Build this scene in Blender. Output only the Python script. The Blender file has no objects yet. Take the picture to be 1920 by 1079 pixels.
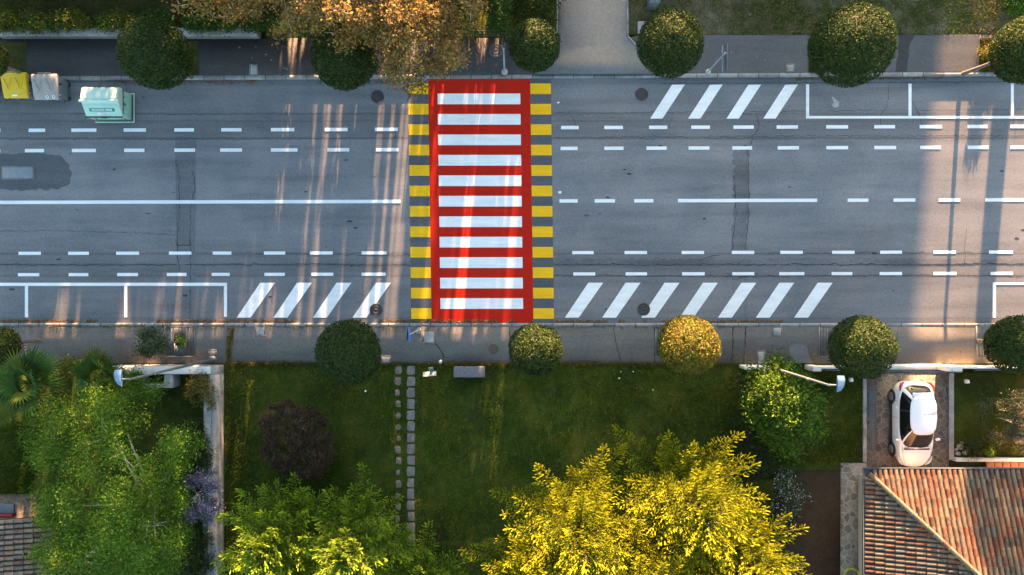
import bpy, math, random
import numpy as np
from mathutils import Vector

# ------------------------------------------------------------------ camera, sky, sun, exposure
scn = bpy.context.scene
CAM_H = 33.0                      # height of the camera above the road
PPM = 38.4                        # photograph pixels per metre on the road
cam_d = bpy.data.cameras.new('camera'); cam = bpy.data.objects.new('camera', cam_d)
scn.collection.objects.link(cam)
cam.location = (0, 0, CAM_H); cam.rotation_euler = (0, 0, 0)
cam_d.sensor_width = 36.0; cam_d.sensor_fit = 'HORIZONTAL'
cam_d.lens = 18.0 * CAM_H / (960 / PPM)
cam_d.clip_end = 2000
scn.camera = cam

SUN_EL, SUN_AZ = math.radians(6.5), math.atan(0.085)
world = bpy.data.worlds.new('World'); scn.world = world; world.use_nodes = True
wn = world.node_tree; bg = wn.nodes['Background']
sky = wn.nodes.new('ShaderNodeTexSky'); sky.sky_type = 'NISHITA'; sky.sun_disc = False
sky.sun_elevation = SUN_EL; sky.sun_rotation = SUN_AZ
wn.links.new(sky.outputs[0], bg.inputs[0]); bg.inputs[1].default_value = 0.068
sun_d = bpy.data.lights.new('sun', 'SUN'); sun_d.energy = 4.3; sun_d.angle = math.radians(0.5)
sun_d.color = (1.0, 0.56, 0.285)
sun = bpy.data.objects.new('sun', sun_d); scn.collection.objects.link(sun)
sdir = Vector((math.sin(SUN_AZ) * math.cos(SUN_EL), math.cos(SUN_AZ) * math.cos(SUN_EL), math.sin(SUN_EL)))
sun.rotation_euler = sdir.to_track_quat('Z', 'Y').to_euler(); sun.location = (5, 60, 30)
scn.view_settings.view_transform = 'Standard'; scn.view_settings.look = 'None'
scn.view_settings.exposure = 3.85; scn.view_settings.gamma = 1.0
scn.render.engine = 'CYCLES'
scn.cycles.max_bounces = 6; scn.cycles.diffuse_bounces = 3; scn.cycles.transparent_max_bounces = 4

# ------------------------------------------------------------------ helpers
rng = np.random.default_rng(7); random.seed(7)
C = scn.collection
LOC = {}

def G(px, py, z=0.0):
    """Point at height z that the photograph shows at pixel (px, py)."""
    s = (CAM_H - z) / CAM_H / PPM
    return np.array([(px - 960) * s, (540 - py) * s, z])

def pnoise(p, freq, seed, n=7):
    r = np.random.default_rng(seed); out = np.zeros(len(p))
    for i in range(n):
        k = r.normal(size=p.shape[1]) * freq * (0.6 + 0.25 * i)
        out += np.sin(p @ k + r.uniform(0, 6.28)) / (1 + 0.35 * i)
    return out / 2.4

class MB:
    def __init__(self): self.v, self.f, self.c, self.n = [], [], [], 0
    def add(self, V, F, col=None):
        V = np.asarray(V, float).reshape(-1, 3)
        if isinstance(F, np.ndarray):
            self.f.append(F + self.n); m = len(F)
        else:
            for k in sorted({len(x) for x in F}):
                self.f.append(np.array([x for x in F if len(x) == k]) + self.n)
            m = len(F); F = sorted(F, key=len)
        self.v.append(V); self.n += len(V)
        if col is None: col = np.ones((m, 3))
        col = np.asarray(col, float)
        if col.ndim == 1: col = np.tile(col, (m, 1))
        self.c.append(col); return self
    def build(self, name, mat, parent=None, smooth=False, tint=False):
        V = np.concatenate(self.v)
        if parent is not None: V = V - np.array(LOC.get(parent.name, (0, 0, 0)))
        me = bpy.data.meshes.new(name)
        li = np.concatenate([f.ravel() for f in self.f]).astype(np.int32)
        tot = np.concatenate([np.full(len(f), f.shape[1]) for f in self.f])
        st = np.concatenate([[0], np.cumsum(tot)[:-1]]).astype(np.int32)
        me.vertices.add(len(V)); me.vertices.foreach_set('co', V.astype(np.float32).ravel())
        me.loops.add(len(li)); me.loops.foreach_set('vertex_index', li)
        me.polygons.add(len(st)); me.polygons.foreach_set('loop_start', st)
        if smooth: me.polygons.foreach_set('use_smooth', np.ones(len(st), bool))
        me.update(calc_edges=True)
        if tint:
            a = me.attributes.new('tint', 'FLOAT_COLOR', 'FACE')
            c = np.concatenate(self.c); c = np.concatenate([c, np.ones((len(c), 1))], 1)
            a.data.foreach_set('color', c.astype(np.float32).ravel())
        me.materials.append(mat)
        o = bpy.data.objects.new(name, me); C.objects.link(o)
        if parent is not None:
            o.parent = parent; LOC[o.name] = LOC.get(parent.name, (0, 0, 0))
        return o
    # shapes
    def box(self, c, s, rz=0.0, taper=1.0, tilt=0.0):
        x, y, z = np.array(s) / 2
        V = np.array([[-x, -y, -z], [x, -y, -z], [x, y, -z], [-x, y, -z], [-x * taper, -y * taper, z], [x * taper, -y * taper, z], [x * taper, y * taper, z], [-x * taper, y * taper, z]])
        if tilt:
            ct, sn = math.cos(tilt), math.sin(tilt); V = V @ np.array([[1, 0, 0], [0, ct, sn], [0, -sn, ct]])
        ca, sa = math.cos(rz), math.sin(rz)
        V = V @ np.array([[ca, sa, 0], [-sa, ca, 0], [0, 0, 1]]) + np.array(c)
        return self.add(V, np.array([[3, 2, 1, 0], [4, 5, 6, 7], [0, 1, 5, 4], [1, 2, 6, 5], [2, 3, 7, 6], [3, 0, 4, 7]]))
    def sheet(self, pts):
        return self.add(pts, [tuple(range(len(pts)))])
    def prism(self, xy, z0, z1):
        n = len(xy); xy = np.asarray(xy, float)[:, :2]
        V = np.concatenate([np.c_[xy, np.full(n, z0)], np.c_[xy, np.full(n, z1)]])
        F = [tuple(range(n - 1, -1, -1)), tuple(range(n, 2 * n))] + [(i, (i + 1) % n, n + (i + 1) % n, n + i) for i in range(n)]
        return self.add(V, F)
    def extrude_x(self, yz, x0, x1):
        n = len(yz); yz = np.asarray(yz, float)
        V = np.concatenate([np.c_[np.full(n, x0), yz], np.c_[np.full(n, x1), yz]])
        F = [tuple(range(n)), tuple(range(2 * n - 1, n - 1, -1))] + [(i, n + i, n + (i + 1) % n, (i + 1) % n) for i in range(n)]
        return self.add(V, F)
    def tube(self, P, R, n=6, col=None, caps=True):
        P = np.asarray(P, float); R = np.broadcast_to(np.asarray(R, float), (len(P),))
        T = np.gradient(P, axis=0); T /= np.linalg.norm(T, axis=1)[:, None] + 1e-9
        ref = np.array([0.0, 0, 1]) if abs(T[0][2]) < .9 else np.array([1.0, 0, 0])
        U = np.cross(T, ref); U /= np.linalg.norm(U, axis=1)[:, None] + 1e-9; W = np.cross(T, U)
        a = np.arange(n) * 2 * np.pi / n
        V = (P[:, None] + R[:, None, None] * (np.cos(a)[None, :, None] * U[:, None] + np.sin(a)[None, :, None] * W[:, None])).reshape(-1, 3)
        m = len(P); i, j = np.meshgrid(np.arange(m - 1), np.arange(n), indexing='ij'); i, j = i.ravel(), j.ravel(); jn = (j + 1) % n
        self.add(V, np.stack([i * n + j, i * n + jn, (i + 1) * n + jn, (i + 1) * n + j], 1), col)
        if caps:
            self.add(V[:n], [tuple(range(n - 1, -1, -1))], col); self.add(V[-n:], [tuple(range(n))], col)
        return self
    def lathe(self, c, prof, n=24, axis='z'):
        prof = np.asarray(prof, float); a = np.arange(n) * 2 * np.pi / n; m = len(prof)
        r, h = prof[:, 0], prof[:, 1]
        A = r[:, None] * np.cos(a); B = r[:, None] * np.sin(a); H = np.repeat(h[:, None], n, 1)
        V = {'z': np.stack([A, B, H], -1), 'x': np.stack([H, A, B], -1)}[axis].reshape(-1, 3) + np.array(c)
        i, j = np.meshgrid(np.arange(m - 1), np.arange(n), indexing='ij'); i, j = i.ravel(), j.ravel(); jn = (j + 1) % n
        self.add(V, np.stack([i * n + j, i * n + jn, (i + 1) * n + jn, (i + 1) * n + j], 1))
        self.add(V[-n:], [tuple(range(n))]); return self
    def grid(self, V):                       # V: (a, b, 3)
        a, b = V.shape[:2]; i, j = np.meshgrid(np.arange(a - 1), np.arange(b - 1), indexing='ij'); i, j = i.ravel(), j.ravel()
        return self.add(V.reshape(-1, 3), np.stack([i * b + j, i * b + j + 1, (i + 1) * b + j + 1, (i + 1) * b + j], 1))
    def leaves(self, P, N, L, W, col):
        n = len(P); N = N / (np.linalg.norm(N, axis=1)[:, None] + 1e-9)
        T = np.cross(N, rng.normal(size=(n, 3))); T /= np.linalg.norm(T, axis=1)[:, None] + 1e-9
        B = np.cross(N, T); L = np.broadcast_to(L, (n,))[:, None]; W = np.broadcast_to(W, (n,))[:, None]
        V = np.stack([P - T * L / 2, P + B * W / 2 + N * W * .15, P + T * L / 2, P - B * W / 2 + N * W * .15], 1).reshape(-1, 3)
        return self.add(V, np.arange(4 * n).reshape(n, 4), col)
    def spindles(self, A, D, L, W, col):     # short bushy twigs, two crossed diamonds each
        n = len(A); D = D / (np.linalg.norm(D, axis=1)[:, None] + 1e-9); L = np.broadcast_to(L, (n,))[:, None]; W = np.broadcast_to(W, (n,))[:, None]
        U = np.cross(D, rng.normal(size=(n, 3))); U /= np.linalg.norm(U, axis=1)[:, None] + 1e-9; Q = np.cross(D, U)
        E = A + D * L; m1 = A + D * L * .28; m2 = A + D * L * .78; V = []
        for X in (U, Q): V.append(np.stack([A, m1 + X * W * .42, m2 + X * W * .5, E, m2 - X * W * .5, m1 - X * W * .42], 1))
        return self.add(np.concatenate(V).reshape(-1, 3), np.arange(12 * n).reshape(2 * n, 6), np.concatenate([col, col]))

def palette(n, cols, weights=None):
    cols = np.array(cols, float); w = None if weights is None else np.array(weights) / sum(weights)
    c = cols[rng.choice(len(cols), n, p=w)]
    return np.clip(c * rng.uniform(.78, 1.22, (n, 1)) + rng.normal(0, .004, (n, 3)), .003, 1)

def thing(name, label, cat, loc=(0, 0, 0), group=None):
    o = bpy.data.objects.new(name, None); C.objects.link(o); o.location = tuple(float(v) for v in loc); o.empty_display_size = .2
    o['label'] = label; o['category'] = cat
    if group: o['group'] = group
    LOC[o.name] = tuple(float(v) for v in loc); return o
def tag(o, label, cat, group=None):
    o['label'] = label; o['category'] = cat
    if group: o['group'] = group
    return o
def struct(o, kind='structure'):
    o['kind'] = kind; return o
def bevel(o, w=.01, seg=2):
    m = o.modifiers.new('bevel', 'BEVEL'); m.width = w; m.segments = seg; m.limit_method = 'ANGLE'; return o
def subsurf(o, n=2):
    m = o.modifiers.new('subsurf', 'SUBSURF'); m.levels = n; m.render_levels = n
    o.data.polygons.foreach_set('use_smooth', np.ones(len(o.data.polygons), bool)); return o
def dup(root, loc, rz=None, label=None, group=None):
    r = root.copy(); C.objects.link(r); r.location = tuple(float(v) for v in loc)
    if rz is not None: r.rotation_euler = (0, 0, rz)
    if label: r['label'] = label
    if group: r['group'] = group
    for ch in list(root.children):
        c = ch.copy(); C.objects.link(c); c.parent = r
        for g in list(ch.children):
            d = g.copy(); C.objects.link(d); d.parent = c
    return r

# ------------------------------------------------------------------ materials
def newmat(name):
    m = bpy.data.materials.new(name); m.use_nodes = True; nt = m.node_tree
    return m, nt, nt.nodes['Principled BSDF']
def nd(nt, kind, **kw):
    n = nt.nodes.new('ShaderNode' + kind)
    for k, v in kw.items():
        if k in ('operation', 'blend_type', 'data_type', 'feature', 'attribute_name', 'noise_dimensions', 'clamp'): setattr(n, k, v)
        else: n.inputs[k].default_value = v
    return n
def pos(nt, sx=1, sy=1, sz=1):
    g = nt.nodes.new('ShaderNodeNewGeometry'); mp = nt.nodes.new('ShaderNodeMapping')
    mp.inputs['Scale'].default_value = (sx, sy, sz); nt.links.new(g.outputs['Position'], mp.inputs['Vector']); return mp.outputs[0]
def noise(nt, scale, detail=4, rough=.6, vec=None, dist=0):
    n = nd(nt, 'TexNoise', Scale=scale, Detail=detail, Roughness=rough, Distortion=dist)
    nt.links.new(vec if vec is not None else pos(nt), n.inputs['Vector']); return n.outputs['Fac']
def ramp(nt, fac, stops, interp='LINEAR'):
    r = nt.nodes.new('ShaderNodeValToRGB'); r.color_ramp.interpolation = interp; e = r.color_ramp.elements
    while len(e) < len(stops): e.new(0.5)
    for i, (p, c) in enumerate(stops):
        e[i].position = p; c = (c,) * 3 if isinstance(c, (int, float)) else c; e[i].color = (*c, 1)
    nt.links.new(fac, r.inputs[0]); return r.outputs[0]
def mixc(nt, a, b, fac, mode='MIX'):
    m = nt.nodes.new('ShaderNodeMix'); m.data_type = 'RGBA'; m.blend_type = mode
    for k, v in ((6, a), (7, b)):
        if hasattr(v, 'is_linked'): nt.links.new(v, m.inputs[k])
        else: m.inputs[k].default_value = (*v, 1)
    if hasattr(fac, 'is_linked'): nt.links.new(fac, m.inputs[0])
    else: m.inputs[0].default_value = fac
    return m.outputs[2]
def bump(nt, p, h, strength=.3, dist=.02):
    b = nd(nt, 'Bump', Strength=strength, Distance=dist); nt.links.new(h, b.inputs['Height']); nt.links.new(b.outputs[0], p.inputs['Normal'])

def plain(name, col, rough=.6, var=.25, scale=3.0, bstr=.0, metal=0.0, grain=0.0, spec=.5, coat=0):
    m, nt, p = newmat(name); col = np.array(col)
    f = noise(nt, scale, 5)
    c = ramp(nt, f, [(.3, tuple(col * (1 - var))), (.7, tuple(np.clip(col * (1 + var), 0, .95)))])
    if grain:
        g = noise(nt, 28, 3, .7); c = mixc(nt, c, ramp(nt, g, [(.35, 1 - grain), (.65, 1.0)]), 1.0, 'MULTIPLY')
    nt.links.new(c, p.inputs['Base Color']); p.inputs['Roughness'].default_value = rough; p.inputs['Metallic'].default_value = metal
    p.inputs['Specular IOR Level'].default_value = spec; p.inputs['Coat Weight'].default_value = coat
    if bstr: bump(nt, p, noise(nt, 22, 4, .7), bstr)
    return m

def leafmat(name, trans=.3, rough=.55, spec=.3):
    m, nt, p = newmat(name); at = nd(nt, 'Attribute', attribute_name='tint')
    nt.links.new(at.outputs['Color'], p.inputs['Base Color']); p.inputs['Roughness'].default_value = rough; p.inputs['Specular IOR Level'].default_value = spec
    t = nt.nodes.new('ShaderNodeBsdfTranslucent'); nt.links.new(at.outputs['Color'], t.inputs['Color'])
    mx = nt.nodes.new('ShaderNodeMixShader'); mx.inputs[0].default_value = trans
    nt.links.new(p.outputs[0], mx.inputs[1]); nt.links.new(t.outputs[0], mx.inputs[2])
    nt.links.new(mx.outputs[0], nt.nodes['Material Output'].inputs[0]); return m
def tintmat(name, rough=.85, spec=.3):
    m, nt, p = newmat(name); at = nd(nt, 'Attribute', attribute_name='tint')
    c = mixc(nt, at.outputs['Color'], (.19, .172, .125), ramp(nt, noise(nt, 5.5, 6, .72), [(.50, 0.0), (.60, .7)]))
    c = mixc(nt, c, (.045, .035, .028), ramp(nt, noise(nt, 9, 5, .75), [(.55, 0.0), (.68, .85)]))
    g = noise(nt, 24, 4, .7); c = mixc(nt, c, ramp(nt, g, [(.32, .6), (.68, 1.05)]), 1.0, 'MULTIPLY')
    nt.links.new(c, p.inputs['Base Color']); p.inputs['Roughness'].default_value = rough; p.inputs['Specular IOR Level'].default_value = spec
    bump(nt, p, g, .4); return m

def asphalt(name, col, bands=None, patch=.18, grainamt=.3, dark=None):
    """Worn asphalt: streaks along the traffic direction, stains, stone grain; bands = (pixel row, tone) pairs."""
    m, nt, p = newmat(name); col = np.array(col)
    streak = noise(nt, .9, 6, .62, pos(nt, .16, 1.5, 1))
    blot = noise(nt, .33, 5, .6, None, .6)
    grain = noise(nt, 26, 3, .75)
    pits = noise(nt, 7, 4, .7, pos(nt, .6, 1.3, 1))
    if bands:
        sx = nt.nodes.new('ShaderNodeSeparateXYZ'); nt.links.new(pos(nt), sx.inputs[0])
        wob = noise(nt, 1.3, 4, .7, pos(nt, .5, 1, 1))
        a = nd(nt, 'Math', operation='MULTIPLY_ADD'); a.inputs[1].default_value = 1 / 13; a.inputs[2].default_value = 2 / 13 - .0045
        nt.links.new(sx.outputs[1], a.inputs[0])
        b = nd(nt, 'Math', operation='MULTIPLY_ADD'); b.inputs[1].default_value = .009; nt.links.new(wob, b.inputs[0]); nt.links.new(a.outputs[0], b.inputs[2])
        stops = sorted((((540 - py) / PPM + 2) / 13, v) for py, v in bands)
        c = ramp(nt, b.outputs[0], [(t, tuple(col * v)) for t, v in stops])
    else: c = tuple(col)
    c = mixc(nt, c, ramp(nt, streak, [(.28, 1 - patch), (.5, 1.0), (.75, 1 + patch * .7)]), 1.0, 'MULTIPLY')
    c = mixc(nt, c, ramp(nt, blot, [(.3, (1 - patch, 1 - patch * .8, 1 - patch * .6)), (.6, (1.0, 1.0, 1.0)), (.8, (1.14, 1.07, 1.05))]), 1.0, 'MULTIPLY')
    c = mixc(nt, c, ramp(nt, grain, [(.3, 1 - grainamt), (.62, 1.0), (.72, 1.2)]), 1.0, 'MULTIPLY')
    c = mixc(nt, c, ramp(nt, pits, [(.27, .55), (.38, 1.0)]), 1.0, 'MULTIPLY')
    c = mixc(nt, c, ramp(nt, noise(nt, 8.5, 6, .85), [(.36, .80), (.5, 1.0), (.64, 1.14)]), 1.0, 'MULTIPLY')
    nt.links.new(c, p.inputs['Base Color']); p.inputs['Roughness'].default_value = .85; p.inputs['Specular IOR Level'].default_value = .3
    bump(nt, p, grain, .35, .01); return m

def paint(name, col, wear=.12, streaks=True, under=(.1, .1, .11)):
    m, nt, p = newmat(name); col = np.array(col)
    f = noise(nt, 1.4, 5, .6, pos(nt, .5, 3.0, 1)); g = noise(nt, 9, 5, .75); h = noise(nt, 34, 3, .7)
    c = ramp(nt, f, [(.3, tuple(col * .88)), (.7, tuple(np.minimum(col * 1.06, .9)))])
    c = mixc(nt, c, ramp(nt, h, [(.3, .86), (.6, 1.0)]), 1.0, 'MULTIPLY')
    c = mixc(nt, under, c, ramp(nt, g, [(.16 + wear, 0.0), (.24 + wear, 1.0)]))
    nt.links.new(c, p.inputs['Base Color']); p.inputs['Roughness'].default_value = .7; p.inputs['Specular IOR Level'].default_value = .12
    return m

def groundmat(name, stops, scales=(.35, 2.2, 11), bstr=.5, weights=(.45, .3, .25)):
    m, nt, p = newmat(name); tot = None
    for s, w in zip(scales, weights):
        f = noise(nt, s, 5, .65); mu = nd(nt, 'Math', operation='MULTIPLY_ADD'); mu.inputs[1].default_value = w
        nt.links.new(f, mu.inputs[0])
        if tot is None: mu.inputs[2].default_value = 0
        else: nt.links.new(tot, mu.inputs[2])
        tot = mu.outputs[0]
    c = ramp(nt, tot, stops)
    g = noise(nt, 24, 4, .8); c = mixc(nt, c, ramp(nt, g, [(.3, .5), (.65, 1.15)]), 1.0, 'MULTIPLY')
    nt.links.new(c, p.inputs['Base Color']); p.inputs['Roughness'].default_value = .95; p.inputs['Specular IOR Level'].default_value = .1
    bump(nt, p, g, bstr, .05); return m

def crazy(name, stone, joint, scale=1.6, jw=.035):
    m, nt, p = newmat(name); stone = np.array(stone)
    w = nd(nt, 'TexNoise', Scale=2.0, Detail=2); nt.links.new(pos(nt), w.inputs['Vector'])
    v1 = nd(nt, 'TexVoronoi', feature='DISTANCE_TO_EDGE', Scale=scale); v2 = nd(nt, 'TexVoronoi', Scale=scale)
    vec = mixc(nt, pos(nt), w.outputs['Color'], .08)
    nt.links.new(vec, v1.inputs['Vector']); nt.links.new(vec, v2.inputs['Vector'])
    sp = nt.nodes.new('ShaderNodeSeparateColor'); nt.links.new(v2.outputs['Color'], sp.inputs[0])
    c = ramp(nt, sp.outputs[0], [(0, tuple(stone * .65)), (.5, tuple(stone)), (1, tuple(stone * 1.35))])
    c = mixc(nt, c, ramp(nt, noise(nt, 12, 5, .7), [(.3, .7), (.7, 1.1)]), 1.0, 'MULTIPLY')
    jf = ramp(nt, v1.outputs['Distance'], [(jw * .6, 1.0), (jw, 0.0)])
    c = mixc(nt, c, joint, jf); nt.links.new(c, p.inputs['Base Color']); p.inputs['Roughness'].default_value = .8
    return m

def kerbmat(name, col):
    m, nt, p = newmat(name); col = np.array(col); sx = nt.nodes.new('ShaderNodeSeparateXYZ'); nt.links.new(pos(nt), sx.inputs[0])
    pm = nd(nt, 'Math', operation='PINGPONG'); pm.inputs[1].default_value = .5; nt.links.new(sx.outputs[0], pm.inputs[0])
    sn = nd(nt, 'Math', operation='FLOOR'); nt.links.new(sx.outputs[0], sn.inputs[0]); wn_ = nd(nt, 'TexWhiteNoise'); wn_.noise_dimensions = '1D'; nt.links.new(sn.outputs[0], wn_.inputs['W'])
    c = ramp(nt, wn_.outputs['Value'], [(0, tuple(col * .72)), (1, tuple(col * 1.15))])
    c = mixc(nt, c, ramp(nt, noise(nt, 3, 5, .7), [(.3, .65), (.65, 1.1)]), 1.0, 'MULTIPLY'); c = mixc(nt, c, ramp(nt, noise(nt, 26, 3, .7), [(.35, .7), (.65, 1.05)]), 1.0, 'MULTIPLY')
    c = mixc(nt, c, ramp(nt, pm.outputs[0], [(.012, .25), (.028, 1.0)]), 1.0, 'MULTIPLY')
    nt.links.new(c, p.inputs['Base Color']); p.inputs['Roughness'].default_value = .85; return m

ROAD_BANDS = [(140, .80), (158, .80), (161, .92), (212, .95), (214, .60), (216, .84), (226, .84), (228, .60), (230, .84), (258, .86), (260, .55), (263, 1.02), (290, 1.10), (320, 1.0), (372, 1.14), (395, .98), (430, 1.02), (460, .94), (474, .9), (476, .55), (479, .86), (494, .82), (497, .5), (500, .78), (516, .8), (518, .58), (521, .86), (560, .92), (596, .9), (598, .55), (600, .78), (610, .72)]
M = dict(
    road=asphalt('road_asphalt', (.205, .203, .208), ROAD_BANDS, .26),
    walk=asphalt('pavement_asphalt', (.185, .162, .142), None, .22),
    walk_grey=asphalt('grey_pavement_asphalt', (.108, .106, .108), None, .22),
    walk_dark=asphalt('shaded_pavement_asphalt', (.068, .062, .060), None, .25),  # deep shade on the upper pavement is put into this darker asphalt colour
    drive=asphalt('driveway_concrete', (.172, .178, .185), None, .15),
    patch=asphalt('patch_asphalt', (.155, .156, .164), None, .2),
    patch_dark=asphalt('dark_patch_asphalt', (.105, .108, .116), None, .25),
    trench=asphalt('trench_asphalt', (.052, .050, .050), None, .25, .4),
    patch_rough=asphalt('rough_patch_asphalt', (.165, .165, .17), None, .4, .5),
    tar=plain('crack_tar', (.028, .029, .031), .8, .3),
    kerb=kerbmat('kerb_concrete', (.30, .30, .295)),
    gutter=asphalt('gutter_concrete', (.155, .156, .16), None, .2),
    white=paint('white_road_paint', (.80, .80, .79), .085),
    red=paint('red_road_paint', (.46, .015, .005), .02, under=(.32, .015, .01)),
    yellow=paint('yellow_road_paint', (.84, .46, .014), .03),
    concrete=plain('weathered_concrete', (.34, .33, .31), .85, .3, 2.2, .3, grain=.3),
    concrete_dark=plain('dark_concrete', (.17, .17, .17), .85, .3, 2.2, .3, grain=.3),
    render_=plain('white_wall_render', (.68, .66, .62), .8, .1, 2.0, .1, grain=.12),
    beige=plain('beige_wall_render', (.50, .40, .32), .8, .1, 2, .1),
    iron=plain('cast_iron', (.045, .042, .042), .6, .3, 14, .5, metal=.3),
    iron_rust=plain('rusty_iron', (.075, .055, .045), .75, .35, 14, .5),
    galv=plain('galvanised_steel', (.10, .118, .13), .6, .15, 8, metal=.1),
    lamp_blue=plain('blue_grey_lamp_paint', (.10, .19, .32), .4, .08, 5),
    grate=plain('steel_grate', (.11, .12, .13), .5, .25, 8, metal=.4),
    dark=plain('dark_void', (.012, .012, .013), .9, .2),
    black=plain('black_plastic', (.018, .018, .02), .45, .2),
    rubber=plain('tyre_rubber', (.016, .016, .017), .7, .2, 9),
    rim=plain('wheel_alloy', (.35, .36, .38), .35, .1, 9, metal=.8),
    carw=plain('white_car_paint', (.74, .75, .77), .28, .015, 2, coat=.6),
    glass=plain('dark_car_glass', (.008, .009, .012), .05, .1, 2, spec=.35),
    redlight=plain('red_tail_lens', (.38, .012, .015), .2, .1, 9),
    lens=plain('clear_headlamp_lens', (.5, .52, .55), .12, .1, 9),
    plate=plain('white_plate', (.7, .7, .7), .4, .05),
    mint=plain('mint_green_plastic', (.36, .60, .50), .42, .06, 2.5, grain=.08),
    mint_pale=plain('pale_mint_plastic', (.50, .66, .55), .45, .06, 2.5, grain=.08),
    label_green=plain('green_sticker', (.02, .22, .16), .4, .05),
    sticker=plain('white_sticker', (.78, .78, .76), .4, .04),
    hazard=plain('red_sticker', (.45, .03, .03), .4, .05),
    bin_yellow=plain('yellow_lid_plastic', (.66, .42, .01), .45, .1, 4, grain=.1),
    bin_grey=plain('grey_bin_plastic', (.20, .215, .235), .55, .12, 4, grain=.12),
    bin_lid=plain('warm_grey_lid_plastic', (.34, .30, .27), .55, .12, 4, grain=.12),
    blue=plain('blue_sign_enamel', (.03, .16, .50), .35, .08),
    signback=plain('sign_back_grey', (.10, .12, .16), .5, .1),
    pole=plain('grey_blue_pole_paint', (.28, .34, .42), .45, .12, 6),
    green_post=plain('dark_green_post', (.02, .09, .07), .5, .1),
    stone=plain('pale_paving_stone', (.20, .18, .16), .85, .3, 5, .4, grain=.4),
    stone_brown=plain('brown_paving_stone', (.24, .19, .17), .85, .35, 5, .4, grain=.45),
    bench=plain('grey_granite', (.16, .155, .165), .7, .2, 8, .3, grain=.5),
    bark=plain('grey_bark', (.13, .11, .09), .9, .35, 9, .5),
    bark_pale=plain('pale_bark', (.42, .38, .32), .8, .3, 6, .3),
    bark_brown=plain('brown_bark', (.085, .06, .045), .9, .35, 9, .5),
    leaf=leafmat('leaf', .25, .6, .12), needle=leafmat('needle_foliage', .22, .7, .08), petal=leafmat('petal', .35), grass=leafmat('grass_blade', .3, .8, .05),
    dryleaf=leafmat('dry_leaf', .2, .7, .08), frond=leafmat('palm_frond', .2, .65, .1),
    lawn=groundmat('lawn_soil', [(.36, (.042, .032, .016)), (.43, (.030, .044, .008)), (.5, (.042, .068, .009)), (.56, (.070, .080, .011)), (.64, (.10, .075, .022))]),
    dry=groundmat('dry_lawn_soil', [(.34, (.050, .040, .022)), (.43, (.050, .064, .014)), (.49, (.10, .085, .036)), (.55, (.18, .14, .085)), (.64, (.27, .225, .16))]),
    soil=groundmat('bare_soil', [(.3, (.030, .020, .013)), (.5, (.052, .036, .024)), (.7, (.085, .06, .04))]),
    verge=groundmat('weedy_verge_soil', [(.3, (.035, .026, .015)), (.5, (.05, .05, .014)), (.7, (.11, .09, .03))]),
    far=groundmat('far_ground_soil', [(.3, (.03, .03, .014)), (.5, (.045, .055, .016)), (.7, (.08, .07, .035))], (.03, .3, 3)),
    crazy=crazy('crazy_paving', (.115, .088, .072), (.22, .17, .125), 3.6, .05),
    crazy_grey=crazy('grey_crazy_paving', (.20, .175, .15), (.30, .26, .21), 3.4, .07),
    tile=tintmat('roof_tile'), tile_pan=plain('roof_pan_tile', (.085, .05, .035), .9, .4, 5, .3),
    gut=plain('slate_blue_gutter', (.055, .075, .095), .45, .15, 4),
    redtrim=plain('dark_red_trim', (.16, .012, .02), .5, .1),
    step=plain('brick_step', (.28, .12, .07), .8, .25, 6, .3),
    shutter=plain('dark_brown_shutter', (.05, .028, .02), .6, .2),
    hose=plain('yellow_hose_rubber', (.55, .5, .03), .5, .1),
    rock=plain('pale_rock', (.33, .30, .27), .9, .35, 6, .5, grain=.3),
    facade=plain('ochre_facade', (.35, .28, .2), .85, .15, 1), roofing=plain('brown_roofing', (.16, .08, .05), .85, .2, 2),
    board=plain('weathered_white_board', (.42, .41, .40), .6, .12, 6),
    paper=plain('white_paper', (.75, .75, .74), .7, .05),
)

# ------------------------------------------------------------------ ground, road, pavements
def sheet_px(name, pts, z, mat, kind='structure', sub=None):
    mb = MB(); mb.sheet([G(x, y) * (1, 1, 0) + (0, 0, z) for x, y in pts]); o = mb.build(name, mat)
    return struct(o, kind)
def slab_px(name, pts, z0, z1, mat):
    mb = MB(); mb.prism([G(x, y)[:2] for x, y in pts][::-1], z0, z1); return struct(mb.build(name, mat))

mb = MB(); mb.sheet([(-500, -500, -.08), (500, -500, -.08), (500, 500, -.08), (-500, 500, -.08)]); struct(mb.build('ground', M['far']))

KU = lambda x: 153 - .0048 * x          # road edge of the upper kerb, pixel row
KL = lambda x: 606.5 + .0003 * x        # road edge of the lower kerb
XS = [-1500, -200] + list(range(0, 1921, 24)) + [2120, 3400]
def ribbon(mb, lines):
    V = np.array([[list(G(x, fy(x))[:2]) + [fz(x)] for x in XS] for fy, fz in lines]); mb.grid(V); return mb
def drop(x, spans, full=.14, low=.025):
    k = 0
    for a, b, w in spans:
        k = max(k, min(1, max(0, min((x - a) / w + 1, (b - x) / w + 1))))
    return full + (low - full) * (k * k * (3 - 2 * k))
ZU = lambda x: drop(x, [(795, 1215, 30)]); ZL = lambda x: drop(x, [(775, 1030, 30), (1660, 1770, 20)])
K = lambda c: (lambda x: c)
o = ribbon(MB(), [(lambda x: KU(x) + 2, K(0)), (lambda x: KL(x) - 1, K(0))]).build('road', M['road']); struct(o)
struct(ribbon(MB(), [(lambda x: KU(x), K(.004)), (lambda x: KU(x) + 11, K(.004))]).build('gutter', M['gutter']))
struct(ribbon(MB(), [(lambda x: KL(x) - 9, K(.004)), (lambda x: KL(x), K(.004))]).build('gutter', M['gutter']))
struct(ribbon(MB(), [(lambda x: KU(x) - 7, K(-.05)), (lambda x: KU(x) - 7, ZU), (lambda x: KU(x) - .4, ZU), (KU, lambda x: ZU(x) - .012), (KU, K(-.05))]).build('kerb', M['kerb']))
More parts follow.
